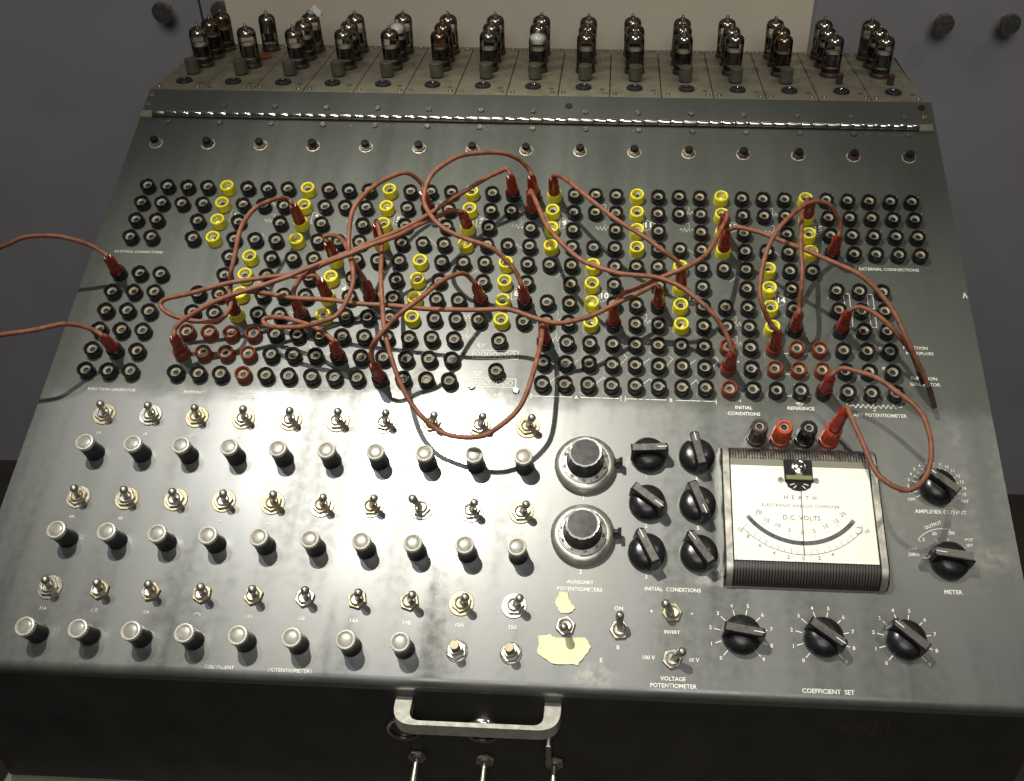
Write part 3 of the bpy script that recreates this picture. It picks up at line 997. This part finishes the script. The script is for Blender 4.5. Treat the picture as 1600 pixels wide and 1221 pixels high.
# strip between the outer and inner line
no = nO
v, f = [], []
m_ = max(nO, nI)
O2 = outer
I2 = inner[::-1]
for z in (z0, z1):
    v += [(x, y, z) for x, y in O2] + [(x, y, z) for x, y in I2]
n_ = nO + nI
for k in range(nO - 1):
    f.append((n_ + k, n_ + k + 1, n_ + nO + k + 1, n_ + nO + k))
    f.append((k, nO + k, nO + k + 1, k + 1))
    f.append((k, k + 1, n_ + k + 1, n_ + k))
    f.append((nO + k, n_ + nO + k, n_ + nO + k + 1, nO + k + 1))
g.add(v, f)
onw('handle', g.mesh('handle', M_ALU, 40), Matrix())
AX = Matrix.Rotation(R(90), 4, 'X')       # local z points to the viewer (-y)
ring = G().lathe([(.0135, 0), (.0135, .004), (.0125, .0055), (.0108, .0050), (.0104, .0020), (.0001, .0018)], 32).mesh('pilot_ring', M_CHROME)
jewel = G().lathe([(.0102, .0015), (.0092, .0032), (.005, .0045), (.0001, .0048)], 24).mesh('pilot_lens', M_SOCKET)
for x, z in ((-.0640, -.2335), (-.0058, -.2320)):
    p = onw('pilot_ring', ring, T(x, -.401, z) @ AX)
    link('pilot_lens', jewel, p)
onw('bracket', G().bevbox(.0405, .0440, -.412, -.398, -.262, -.236, .001).mesh('bracket', M_STEEL, 0), Matrix())
FL = G().lathe([(.0018, 0), (.0020, .010), (.0026, .018), (.0028, .021), (.0018, .0232), (.0001, .0235)], 14).mesh('lever', M_NICKEL, 60)
for i, (x, z) in enumerate(((-.0582, -.271), (-.0066, -.272), (.0458, -.2715))):
    s = onw('toggle_switch', TB, T(x, -.401, z) @ AX)
    link('nut', TNM[0 if i else 1], s, Matrix.Rotation(.3 * i, 4, 'Z'))
    link('lever', FL, s, Matrix.Translation((0, 0, .0036)) @ Matrix.Rotation(R(14), 4, 'X'))
onw('handwriting', text_mesh('AnJ1', .017, M_GOLD, spacing=1.35, bold=-.012), T(.266, -.4013, -.212) @ AX @ Matrix.Rotation(R(2), 4, 'Z'))

# ------------------------------------------------------------------ amplifier chassis plates on the deck
DZ, DX, DY, PWD = .0565, -.3903, .1176, .7702 / 15
plate = G().bevbox(.0004, PWD - .0004, 0, .156, -.0035, 0, .0005)
PM_ = [plate.mesh('chassis_plate', M_BOARD, 0)]
GRM = G().lathe([(.0080, 0), (.0082, .0010), (.0076, .0024), (.0060, .0030), (.0046, .0026), (.0040, .0012), (.0001, .0010)], 24).mesh('grommet', M_RUBBER)
PIN = G().lathe([(.0014, .0010), (.0014, .0030), (.0008, .0038), (.0001, .0039)], 10).mesh('pin', M_CHROME)
CANM = G().lathe([(.0062, .0008), (.0062, .0016), (.0068, .0018), (.0068, .0148), (.0064, .0153), (.0001, .0153)], 28).mesh('trimmer_can', M_CAN)
CANB = G().lathe([(.0064, 0), (.0064, .0012), (.0001, .0012)], 24).mesh('can_seat', M_RUBBER)
STUB = G().lathe([(.0034, 0), (.0034, .0098), (.0028, .0105), (.0001, .0105)], 18).mesh('trimmer_shaft', M_SOCKET)
RIV = G().lathe([(.0012, 0), (.0011, .0006), (.0005, .0010), (.0001, .0010)], 10).mesh('rivet', M_CHROME)
EMPTY_SOCK = G().lathe([(.0100, 0), (.0100, .0025), (.0085, .0032), (.0001, .0030)], 24).mesh('empty_socket', M_ORANGE)
HOLE2 = G().lathe([(.0026, 0), (.0025, .0004), (.0001, .0003)], 14).mesh('plate_hole', M_CAN)


def upos(i, v_):      # the components drift sideways a little from plate to plate
    return .0255 + (v_ - .024) * (.06 - .0082 * i)


TUBES = []
for i in range(15):
    p = onw('chassis_plate', PM_[0], T(DX + i * PWD, DY, DZ))
    g_ = link('grommet', GRM, p, T(.0253 + random.uniform(-.0006, .0006), .0250, 0))
    link('pin', PIN, p, T(.0253, .0256, .0004))
    if i < 13:
        link('can_seat', CANB, p, T(.0253, .0508, 0))
        link('trimmer_can', CANM, p, T(.0253 + random.uniform(-.0006, .0006), .0508, 0, random.uniform(0, 6)))
    else:
        link('trimmer_shaft', STUB, p, T(.0275, .0505, 0))
    for u_, v_ in ((.0055, .0085), (.0455, .0085), (.0080, .149), (.0440, .149)):
        link('screw', SCRS[random.choice((0, 1, 1, 2))], p, T(u_ + random.uniform(-.0008, .0008), v_, 0, random.uniform(0, 3)))
    link('plate_hole', HOLE2, p, T(.0435, .021, 0))
    for u_, v_ in ((.012, .062), (.040, .062), (.012, .092), (.041, .092), (.013, .120), (.041, .122), (.041, .140)):
        if random.random() < .8:
            link('rivet', RIV, p, T(u_ + random.uniform(-.001, .001), v_, 0))
    if i == 1:
        link('empty_socket', EMPTY_SOCK, p, T(.030, .106, 0))
    for q, v_ in enumerate((.0765, .1060, .1345)):
        if i == 1 and q == 1:
            continue
        TUBES.append((i, q, DX + i * PWD + upos(i, v_) + random.uniform(-.0008, .0008), DY + v_))

# ------------------------------------------------------------------ vacuum tubes
def tube_set(h, r, glass, getter_m, gfrac, anode_h, slim):
    d = {}
    d['glass_envelope'] = G().lathe([(r * .96, .004), (r, .006), (r, h - .0105), (r * .97, h - .0085), (r * .86, h - .0062), (r * .62, h - .0045), (r * .30, h - .0036), (.0022, h - .0030), (.0016, h - .0012), (.0007, h), (.0001, h)], 26).mesh('glass_envelope', glass, 60)
    t = h - .0105
    zb = t - gfrac
    rr = r * .965
    d['getter_mirror'] = G().lathe([(rr, zb), (rr, t), (rr * .96, t + .0020), (rr * .85, t + .0040), (rr * .60, t + .0056), (rr * .25, t + .0064), (.0001, t + .0066)], 26).mesh('getter_mirror', getter_m, 60)
    a0 = .0105
    g = G().lathe([(r * .60, a0), (r * .62, a0 + .0004), (r * .62, a0 + anode_h), (r * .58, a0 + anode_h + .0004), (.0001, a0 + anode_h + .0004)], 12)
    g.bevbox(-r * .76, r * .76, -.0008, .0008, a0 + .001, a0 + anode_h - .001, .0003)
    d['anode'] = g.mesh('anode', slim, 30)
    g = G()
    for z in (a0 - .0012, a0 + anode_h + .0012):
        g.lathe([(r * .90, z), (r * .90, z + .0006), (.0001, z + .0006)], 20)
    d['mica_disc'] = g.mesh('mica_disc', M_MICA)
    d['tube_base'] = G().lathe([(r * 1.08, 0), (r * 1.10, .0015), (r * 1.05, .0038), (r * .98, .0046), (.0001, .0046)], 24).mesh('tube_base', M_SOCKET)
    return d


KINDS = [tube_set(.0440, .0094, M_GLASS, M_GETTER, .0012, .0105, M_ANODE), tube_set(.0440, .0094, M_GLASSB, M_GETTER, .0050, .0115, M_ANODE),
         tube_set(.0425, .0094, M_GLASS, M_GETTERW, .0022, .0110, M_ANODE), tube_set(.0425, .0090, M_GLASS, M_GETTER, .0120, .0080, M_ANODE),
         tube_set(.0445, .0096, M_GLASS, M_GETTER, .0015, .0120, mat('grey_anode', (.09, .09, .085), .4, .4, var=.3))]
ORD = ['first', 'second', 'third', 'fourth', 'fifth', 'sixth', 'seventh', 'eighth', 'ninth', 'tenth', 'eleventh', 'twelfth', 'thirteenth', 'fourteenth', 'fifteenth']
CHO = {(0, 0): 0, (0, 1): 1, (0, 2): 1, (1, 2): 3, (2, 0): 0, (3, 0): 0, (4, 0): 0, (4, 1): 2, (5, 0): 1, (5, 1): 1, (6, 0): 0, (6, 1): 0, (7, 0): 2, (8, 0): 4, (9, 0): 4, (10, 0): 0, (11, 0): 4, (12, 0): 1, (13, 0): 4, (14, 0): 4}
for i, q, x, y in TUBES:
    kd = CHO.get((i, q), random.choice((0, 0, 0, 1, 4)))
    o = link('vacuum_tube', None, None, Matrix.Translation((x, y, DZ)) @ Matrix.Rotation(random.uniform(-.035, .035), 4, 'Y') @ Matrix.Rotation(random.uniform(-.03, .03), 4, 'X') @ Matrix.Rotation(random.uniform(0, 6), 4, 'Z'))
    for nm in ('tube_base', 'anode', 'mica_disc', 'getter_mirror', 'glass_envelope'):
        link(nm, KINDS[kd][nm], o)
    look = {0: 'dark topped clear tube', 1: 'browned glass tube', 2: 'white topped tube', 3: 'blackened tube', 4: 'clear tube with grey plate'}[kd]
    place = ('nearest the panel', 'in the middle', 'nearest the wall')[q]
    tag(o, '%s, %s on the %s chassis plate from left' % (look, place, ORD[i]), 'vacuum tube', 'vacuum tubes standing in rows of three')
    if (i, q) == (2, 2):
        TIP = Vector((x, y, DZ + .042))
g = G()
sv, sf = [], []
for k in range(5):
    for l_ in range(7):
        sv.append((-.009 + .003 * l_ + random.uniform(-.001, .001), -.005 + .0025 * k + random.uniform(-.001, .001), .0030 * math.sin(k * 1.3 + l_) + random.uniform(-.0012, .0012) - .0012 * abs(l_ - 3)))
for k in range(4):
    for l_ in range(6):
        a = k * 7 + l_
        sf.append((a, a + 1, a + 8, a + 7))
nv = len(sv)
sv2 = sv + [(x, y, z - .0008) for x, y, z in sv]
sf2 = sf + [tuple(q + nv for q in f_)[::-1] for f_ in sf]
o = link('paper_scrap', mesh('paper_scrap', sv2, sf2, M_PAPER, 0), None, Matrix.Translation(TIP + Vector((.003, 0, .002))))
tag(o, 'crumpled scrap of white paper caught on top of a vacuum tube', 'paper')

# ------------------------------------------------------------------ masking tape on the panel
def tape(name, pts, lab):
    P = []
    for (a, b) in zip(pts, pts[1:] + pts[:1]):
        for k in range(5):
            t = k / 5
            P.append(at(a[0] + (b[0] - a[0]) * t + random.uniform(-.025, .025), a[1] + (b[1] - a[1]) * t + random.uniform(-.025, .025)))
    cxm = sum(p[0] for p in P) / len(P)
    cym = sum(p[1] for p in P) / len(P)
    Q = [(x - cxm, y - cym) for x, y in P]
    n_ = len(Q)
    v, f = [(x, y, 0) for x, y in Q], []
    for sc_, lift in ((1.0, 1), (.93, .35), (.7, .25), (.4, .3)):
        v += [(x * sc_, y * sc_, .0003 + lift * random.uniform(0, .0009)) for x, y in Q]
    v.append((0, 0, .0004))
    for q in range(4):
        f += [(q * n_ + k, q * n_ + (k + 1) % n_, (q + 1) * n_ + (k + 1) % n_, (q + 1) * n_ + k) for k in range(n_)]
    f += [(4 * n_ + k, 4 * n_ + (k + 1) % n_, 5 * n_) for k in range(n_)]
    me = mesh(name, v, f, M_CREAM, 60)
    tag(link(name, me, None, PM @ T(cxm, cym, ZS + .0003)), lab, 'tape', 'torn masking tape on the panel')


tape('masking_tape', [(21.07, 18.91), (21.19, 18.62), (21.51, 18.60), (21.57, 18.89), (21.85, 19.19), (21.6, 19.38), (21.28, 19.4), (21.08, 19.13)], 'small torn cream tape scrap above the toggle, below the dials')
tape('masking_tape', [(20.5, 20.26), (20.91, 20.2), (21.14, 20.28), (22.27, 20.26), (22.47, 20.58), (22.34, 20.84), (22.0, 21.23), (21.05, 21.23), (20.49, 20.91)], 'large torn strip of cream tape below the toggle near the front edge')

# ------------------------------------------------------------------ patch cords
CABLES = {
 'A': ([0.0,-99.9,10.0,5.4,-105.9,40.4], None, [[-0.7,-101.1,40.0],[-9.1,-98.5,45.2],[-21.7,-99.6,53.1],[-37.8,-100.6,58.9],[-55.0,-104.0,60.9],[-66.1,-111.3,61.1],[-74.2,-115.2,59.0],[-87.9,-120.9,55.4],[-105.5,-133.9,50.0]]),
 'B': ([19.1,-179.8,10.0,24.0,-186.1,40.4], None, [[18.3,-181.7,40.0],[10.6,-181.7,46.3],[2.0,-185.1,53.8],[-9.3,-193.9,62.1],[-20.2,-200.8,66.7],[-38.2,-205.8,68.0],[-55.0,-207.2,64.6],[-76.7,-211.5,60.0]]),
 'C': ([152.4,-40.0,10.0,154.2,-44.7,41.0], [114.3,-139.9,10.0,120.2,-144.2,40.6], [[149.3,-41.3,42.0],[143.6,-50.0,51.9],[135.3,-64.8,60.7],[130.2,-80.7,65.5],[129.1,-100.0,69.3],[126.3,-116.8,62.8],[124.5,-131.2,55.9],[119.7,-137.4,42.0]]),
 'D': ([190.5,-119.9,10.0,192.0,-125.3,40.9], [476.3,-119.9,10.0,474.7,-125.0,41.0], [[188.7,-123.6,42.0],[180.4,-125.3,44.1],[165.7,-127.8,47.7],[144.8,-135.7,53.2],[123.3,-141.2,53.7],[93.9,-149.1,50.9],[73.3,-153.4,47.1],[67.3,-158.9,44.6],[75.6,-164.8,41.7],[90.4,-166.8,37.0],[105.6,-167.2,34.6],[116.1,-164.5,35.7],[121.3,-157.4,36.7],[122.0,-147.2,37.7],[125.9,-138.8,38.6],[147.4,-140.2,40.8],[173.5,-147.0,43.3],[198.4,-149.2,45.9],[222.8,-152.2,46.8],[248.4,-153.9,47.7],[272.5,-156.9,48.5],[297.7,-158.5,49.4],[326.2,-158.0,50.0],[347.2,-156.7,50.0],[361.8,-159.3,50.0],[379.6,-166.1,50.0],[393.5,-168.7,50.0],[408.1,-165.5,48.7],[420.4,-159.1,47.4],[439.4,-145.6,45.3],[458.5,-132.9,43.3],[470.5,-123.9,42.0]]),
 'E': ([76.2,-179.8,10.0,83.2,-184.2,40.4], [342.9,0.0,10.0,343.1,-6.3,40.8], [[82.5,-177.8,40.0],[92.3,-169.5,44.8],[103.9,-164.6,49.3],[127.4,-155.6,56.4],[153.5,-145.2,58.0],[170.8,-137.9,59.1],[188.0,-129.8,60.2],[214.5,-115.4,61.9],[235.4,-101.6,60.2],[255.6,-87.5,58.3],[272.6,-74.2,56.8],[284.5,-61.1,55.6],[296.9,-46.6,52.9],[313.4,-27.7,48.2],[327.3,-11.3,44.2],[336.1,-3.1,42.0],[340.6,-2.1,41.0]]),
 'F': ([171.5,-139.9,10.0,175.9,-147.8,40.0], [304.8,-40.0,10.0,303.9,-49.0,40.0], [[174.6,-143.5,42.0],[175.5,-137.1,45.8],[180.4,-131.1,50.2],[189.0,-127.9,55.0],[200.6,-124.9,61.1],[219.4,-120.0,66.4],[239.1,-109.8,67.4],[258.7,-95.3,64.0],[272.8,-77.8,55.3],[286.2,-61.6,47.8],[295.6,-51.3,43.4],[301.6,-47.7,41.0]]),
 'G': ([190.5,-79.9,10.0,191.7,-85.2,41.0], [209.6,-179.8,10.0,213.6,-184.5,40.9], [[189.7,-81.9,42.0],[192.6,-80.3,43.6],[199.2,-83.3,46.2],[208.0,-91.7,49.9],[217.8,-106.9,55.1],[225.6,-128.7,61.9],[227.4,-143.9,59.3],[224.5,-156.6,56.8],[218.2,-168.0,54.2],[207.7,-174.0,51.8],[190.0,-176.0,46.0],[167.9,-171.7,36.8],[152.7,-165.5,30.9],[149.1,-160.9,30.9],[155.2,-159.3,32.6],[169.0,-161.8,36.1],[186.4,-167.5,38.0],[203.9,-177.0,40.1],[211.2,-182.2,41.0]]),
 'H': ([266.7,-20.0,10.0,267.3,-27.3,40.5], [228.6,-119.9,10.0,231.1,-125.6,40.9], [[266.8,-22.0,42.0],[262.6,-20.2,48.9],[256.5,-22.2,56.2],[248.4,-28.5,61.8],[237.6,-40.4,66.3],[227.9,-57.4,71.3],[221.0,-77.0,73.2],[218.0,-93.2,67.7],[220.4,-111.3,61.8],[224.3,-119.8,52.6],[229.1,-123.6,42.0]]),
 'I': ([228.6,-59.9,10.0,231.1,-64.0,41.1], [381.0,-159.9,10.0,381.7,-163.9,41.1], [[232.5,-65.6,44.0],[236.4,-74.4,46.4],[241.2,-90.7,50.7],[246.6,-116.5,57.7],[249.9,-139.2,59.0],[254.3,-163.6,60.3],[260.0,-187.1,61.5],[266.5,-208.4,57.4],[274.5,-225.7,50.2],[285.5,-242.5,42.6],[294.6,-252.3,37.7],[308.5,-259.5,32.3],[326.4,-264.4,33.5],[344.1,-264.5,39.2],[358.5,-256.0,44.9],[370.0,-242.1,50.4],[377.4,-222.9,56.4],[380.6,-192.4,49.0],[381.2,-171.8,42.0]]),
 'J': ([323.9,-119.9,10.0,323.0,-125.2,41.0], [247.7,-199.8,10.0,249.1,-205.4,40.9], [[321.0,-122.6,42.0],[317.3,-123.3,48.8],[310.1,-130.9,59.7],[301.6,-142.1,66.7],[290.7,-160.6,74.3],[279.6,-176.9,78.0],[265.7,-186.3,69.9],[254.5,-195.9,62.5],[249.3,-199.0,50.8],[248.3,-202.0,42.0]]),
 'K': ([361.9,0.0,10.0,361.9,-6.5,40.8], [361.9,-119.9,10.0,361.4,-125.9,40.9], [[360.0,-1.7,42.0],[352.4,0.4,50.9],[341.5,-2.7,61.1],[325.8,-10.0,71.6],[306.5,-18.5,77.0],[292.0,-35.0,82.0],[283.0,-50.4,84.1],[279.3,-63.2,81.3],[281.5,-77.0,78.4],[289.8,-89.2,75.2],[301.0,-96.5,72.0],[319.1,-101.5,67.4],[336.9,-106.3,62.8],[349.2,-111.5,54.4],[356.6,-118.1,46.9],[359.9,-123.5,42.0]]),
 'L': ([361.9,-20.0,10.0,362.8,-24.5,41.1], [533.4,-179.8,10.0,532.6,-185.9,40.9], [[363.7,-23.9,43.0],[367.1,-38.5,47.5],[375.8,-68.1,57.1],[386.4,-88.0,60.4],[407.7,-115.1,64.9],[422.6,-125.6,67.5],[438.5,-132.8,69.9],[457.3,-134.1,68.9],[473.0,-135.1,68.1],[487.1,-142.1,67.3],[501.0,-151.5,66.4],[513.8,-161.3,61.0],[524.1,-171.5,51.6],[530.1,-180.1,44.7],[532.3,-183.6,42.0]]),
 'M': ([381.0,0.0,10.0,381.3,-7.2,40.5], [495.3,-99.9,10.0,492.8,-103.8,41.1], [[381.3,-6.4,42.0],[385.9,-10.4,45.0],[398.8,-28.9,54.8],[416.8,-48.8,57.7],[437.5,-70.4,60.0],[457.4,-83.3,57.0],[477.5,-96.8,53.0],[488.3,-100.3,45.0],[492.2,-101.8,42.0]]),
 'N': ([438.2,-139.9,10.0,437.9,-144.0,41.1], [533.4,-40.0,10.0,531.9,-46.0,40.9], [[438.3,-142.1,42.0],[443.1,-138.1,46.4],[451.9,-136.4,52.4],[467.3,-134.7,61.7],[488.6,-130.1,71.2],[505.0,-116.1,67.5],[515.2,-101.2,63.9],[525.4,-75.2,54.7],[531.4,-55.0,46.7],[532.3,-47.9,44.0]]),
 'O': ([533.4,-59.9,10.0,532.3,-64.3,41.1], None, [[532.6,-64.4,43.0],[536.7,-64.2,44.5],[542.3,-65.7,46.6],[555.0,-73.4,51.6],[570.8,-84.7,57.1],[590.7,-99.5,61.7],[608.9,-112.9,66.1],[626.6,-126.2,69.5],[642.7,-137.6,65.1],[655.0,-155.7,60.3],[663.4,-175.7,55.5],[675.5,-189.4,40.9],[686.4,-202.6,25.6],[693.4,-214.5,13.0]]),
 'P': ([609.6,-20.0,10.0,606.4,-27.8,40.3], [590.6,-139.9,10.0,586.8,-146.4,40.5], [[606.7,-25.7,42.0],[601.5,-32.9,46.1],[595.3,-48.4,52.6],[591.8,-64.7,56.3],[588.5,-91.9,62.7],[587.8,-112.3,61.6],[587.0,-130.8,55.7],[587.7,-140.5,42.0]]),
 'Q': ([628.7,-59.9,10.0,626.3,-66.0,40.8], [571.5,-159.9,10.0,568.7,-164.4,41.0], [[627.5,-61.2,42.0],[624.4,-56.2,49.7],[617.6,-51.8,59.0],[607.8,-50.6,64.5],[598.3,-54.9,67.2],[584.6,-66.5,71.3],[570.5,-86.4,76.5],[559.2,-108.5,77.4],[553.3,-126.7,71.3],[552.1,-143.2,66.1],[554.4,-154.8,59.8],[560.9,-160.8,48.4],[567.1,-162.1,42.0]]),
 'R': ([628.7,-139.9,10.0,626.6,-143.1,41.2], None, [[628.2,-141.1,42.0],[632.9,-141.2,43.5],[641.6,-146.9,46.7],[651.4,-157.2,48.9],[663.3,-167.5,42.6],[674.4,-177.0,33.1],[682.3,-186.9,22.4],[686.7,-194.8,16.0]]),
 'S': ([609.6,-199.8,10.0,608.0,-203.4,41.2], None, [[609.6,-200.7,42.0],[614.1,-199.6,44.0],[622.5,-202.7,47.8],[634.3,-211.4,53.7],[647.5,-224.1,57.8],[657.4,-236.0,60.6],[665.2,-251.2,63.7],[667.8,-270.1,63.2],[664.7,-289.0,60.1],[656.9,-302.2,58.1],[646.3,-307.3,58.6],[635.4,-303.5,59.2],[626.6,-292.8,59.9],[620.8,-274.6,58.5],[617.4,-257.3,57.0],[614.1,-246.3,56.0]]),
}   # millimetres in the panel's own frame: socket and plug-top points of both ends, then the wire
LAB = {
 'A': 'upper brown cord leaving the left edge from the left jack block',
 'B': 'lower brown cord leaving the left edge from the left jack block',
 'C': 'brown cord arching between two yellow jacks at the upper left',
 'D': 'longest brown cord, doubling back in a narrow loop at the left then running right',
 'E': 'brown cord from the red jacks rising diagonally to the top row left of centre',
 'F': 'brown diagonal cord ending in the yellow jack beside the number 7',
 'G': 'brown cord with a flat loop over the black jacks right of the red jacks',
 'H': 'brown cord bowing left from the top, between the numbers 5 and 4',
 'I': 'brown cord hanging lowest, sagging over the top row of toggle switches',
 'J': 'brown cord arching over the number 6 to the lowest row of jacks',
 'K': 'tall brown loop reaching up to the push buttons at top centre',
 'L': 'brown cord sweeping from top centre down to the red jack at lower right',
 'M': 'straight brown cord running diagonally down from the top yellow jack right of centre',
 'N': 'brown cord rising right from beside the number 10 towards the number 13',
 'O': 'longest right hand cord, ending loose over the panel near the right edge',
 'P': 'nearly straight upright brown cord beside the number 14',
 'Q': 'wide brown arch bowing left around the number 14',
 'R': 'short brown cord curving right from the multiplier jacks and ending loose',
 'S': 'brown cord looping over the amplifier output knob to a red binding post',
}


def catmull(P, n=9):
    P = [Vector(p) for p in P]
    Q = [P[0] * 2 - P[1]] + P + [P[-1] * 2 - P[-2]]
    out = []
    for i in range(1, len(Q) - 2):
        a, b, c, d = Q[i - 1:i + 3]
        for k in range(n):
            t = k / n
            out.append(.5 * ((2 * b) + (c - a) * t + (2 * a - 5 * b + 4 * c - d) * t * t + (3 * b - a - 3 * c + d) * t ** 3))
    out.append(P[-1])
    return out


def smooth(P, k=2):
    for _ in range(k):
        P = [P[0]] + [(P[i - 1] + P[i] * 2 + P[i + 1]) / 4 for i in range(1, len(P) - 1)] + [P[-1]]
    return P


PLG = G().lathe([(.0048, 0), (.0054, .0008), (.0054, .0050), (.0050, .0058), (.0049, .0085), (.0047, .0090), (.0046, .0200), (.0044, .0235), (.0038, .0262), (.0031, .0278), (.0027, .0285), (.0001, .0286)], 22)
PLUGM = PLG.mesh('plug', M_PLUG, 40)
PCOL = G().lathe([(.0048, .0090), (.0051, .0094), (.0051, .0110), (.0048, .0114), (.0001, .0114)], 22).mesh('collar_ring', M_PLUG, 40)
for key, (a, b, pts) in CABLES.items():
    pts = [Vector(p) * .001 for p in pts]
    root = link('patch_cord', None, None, PM @ Matrix.Translation((pts[0].x, pts[0].y, 0)))
    tag(root, LAB[key], 'patch cord', 'patch cords plugged across the panel')
    off = Vector((pts[0].x, pts[0].y, 0))
    ends = []
    for e in (a, b):
        if e:
            s0, t0 = Vector(e[:3]) * .001, Vector(e[3:]) * .001
            ends.append((s0, (t0 - s0).normalized()))
        else:
            ends.append(None)
    if key == 'S':
        s0 = Vector((*at(32.06, 12.02), ZS + .0218))
        t0 = s0 + Vector((.003, .002, .03))
        ends[1] = (s0, (t0 - s0).normalized())
    path = list(pts)
    for q, e in enumerate(ends):
        if not e:
            continue
        s0, d = e
        base = s0 - d * .0005
        rot = Vector((0, 0, 1)).rotation_difference(d).to_matrix().to_4x4()
        pl = link('plug', PLUGM, root, Matrix.Translation(base - off) @ rot @ Matrix.Rotation(random.uniform(0, 6), 4, 'Z'))
        link('collar_ring', PCOL, pl)
        ex = [base + d * .0265, base + d * .0310]
        path = ex + path if q == 0 else path + ex[::-1]
    # drop wire points that fall back inside a plug
    clean = [path[0], path[1]] if ends[0] else [path[0]]
    body_ = path[2:-2] if (ends[0] and ends[1]) else path[2:] if ends[0] else path[1:]
    for p in body_:
        if (p - clean[-1]).length > .004:
            clean.append(p)
    if ends[1] is not None:
        if (clean[-1] - path[-2]).length < .004:
            clean.pop()
        clean += path[-2:]
    sp = smooth(catmull(clean, 8), 6)
    sp = [p - off + Vector((random.uniform(-1, 1), random.uniform(-1, 1), random.uniform(-1, 1))) * .00008 for p in sp]
    ph = random.uniform(0, 6)
    sp = [p + Vector((math.sin(k * .31 + ph), math.cos(k * .23 + ph), math.sin(k * .41))) * .00035 * min(1, k / 12, (len(sp) - 1 - k) / 12) for k, p in enumerate(sp)]
    loose = ends[1] is None and key in 'OR'
    if loose:
        link('end_sleeve', G().tube(sp[-9:], .0023, 10).mesh('end_sleeve', M_BRN, 60), root)
    link('wire', G().tube(sp, .00198, 10).mesh('wire', M_WIRE, 60), root)
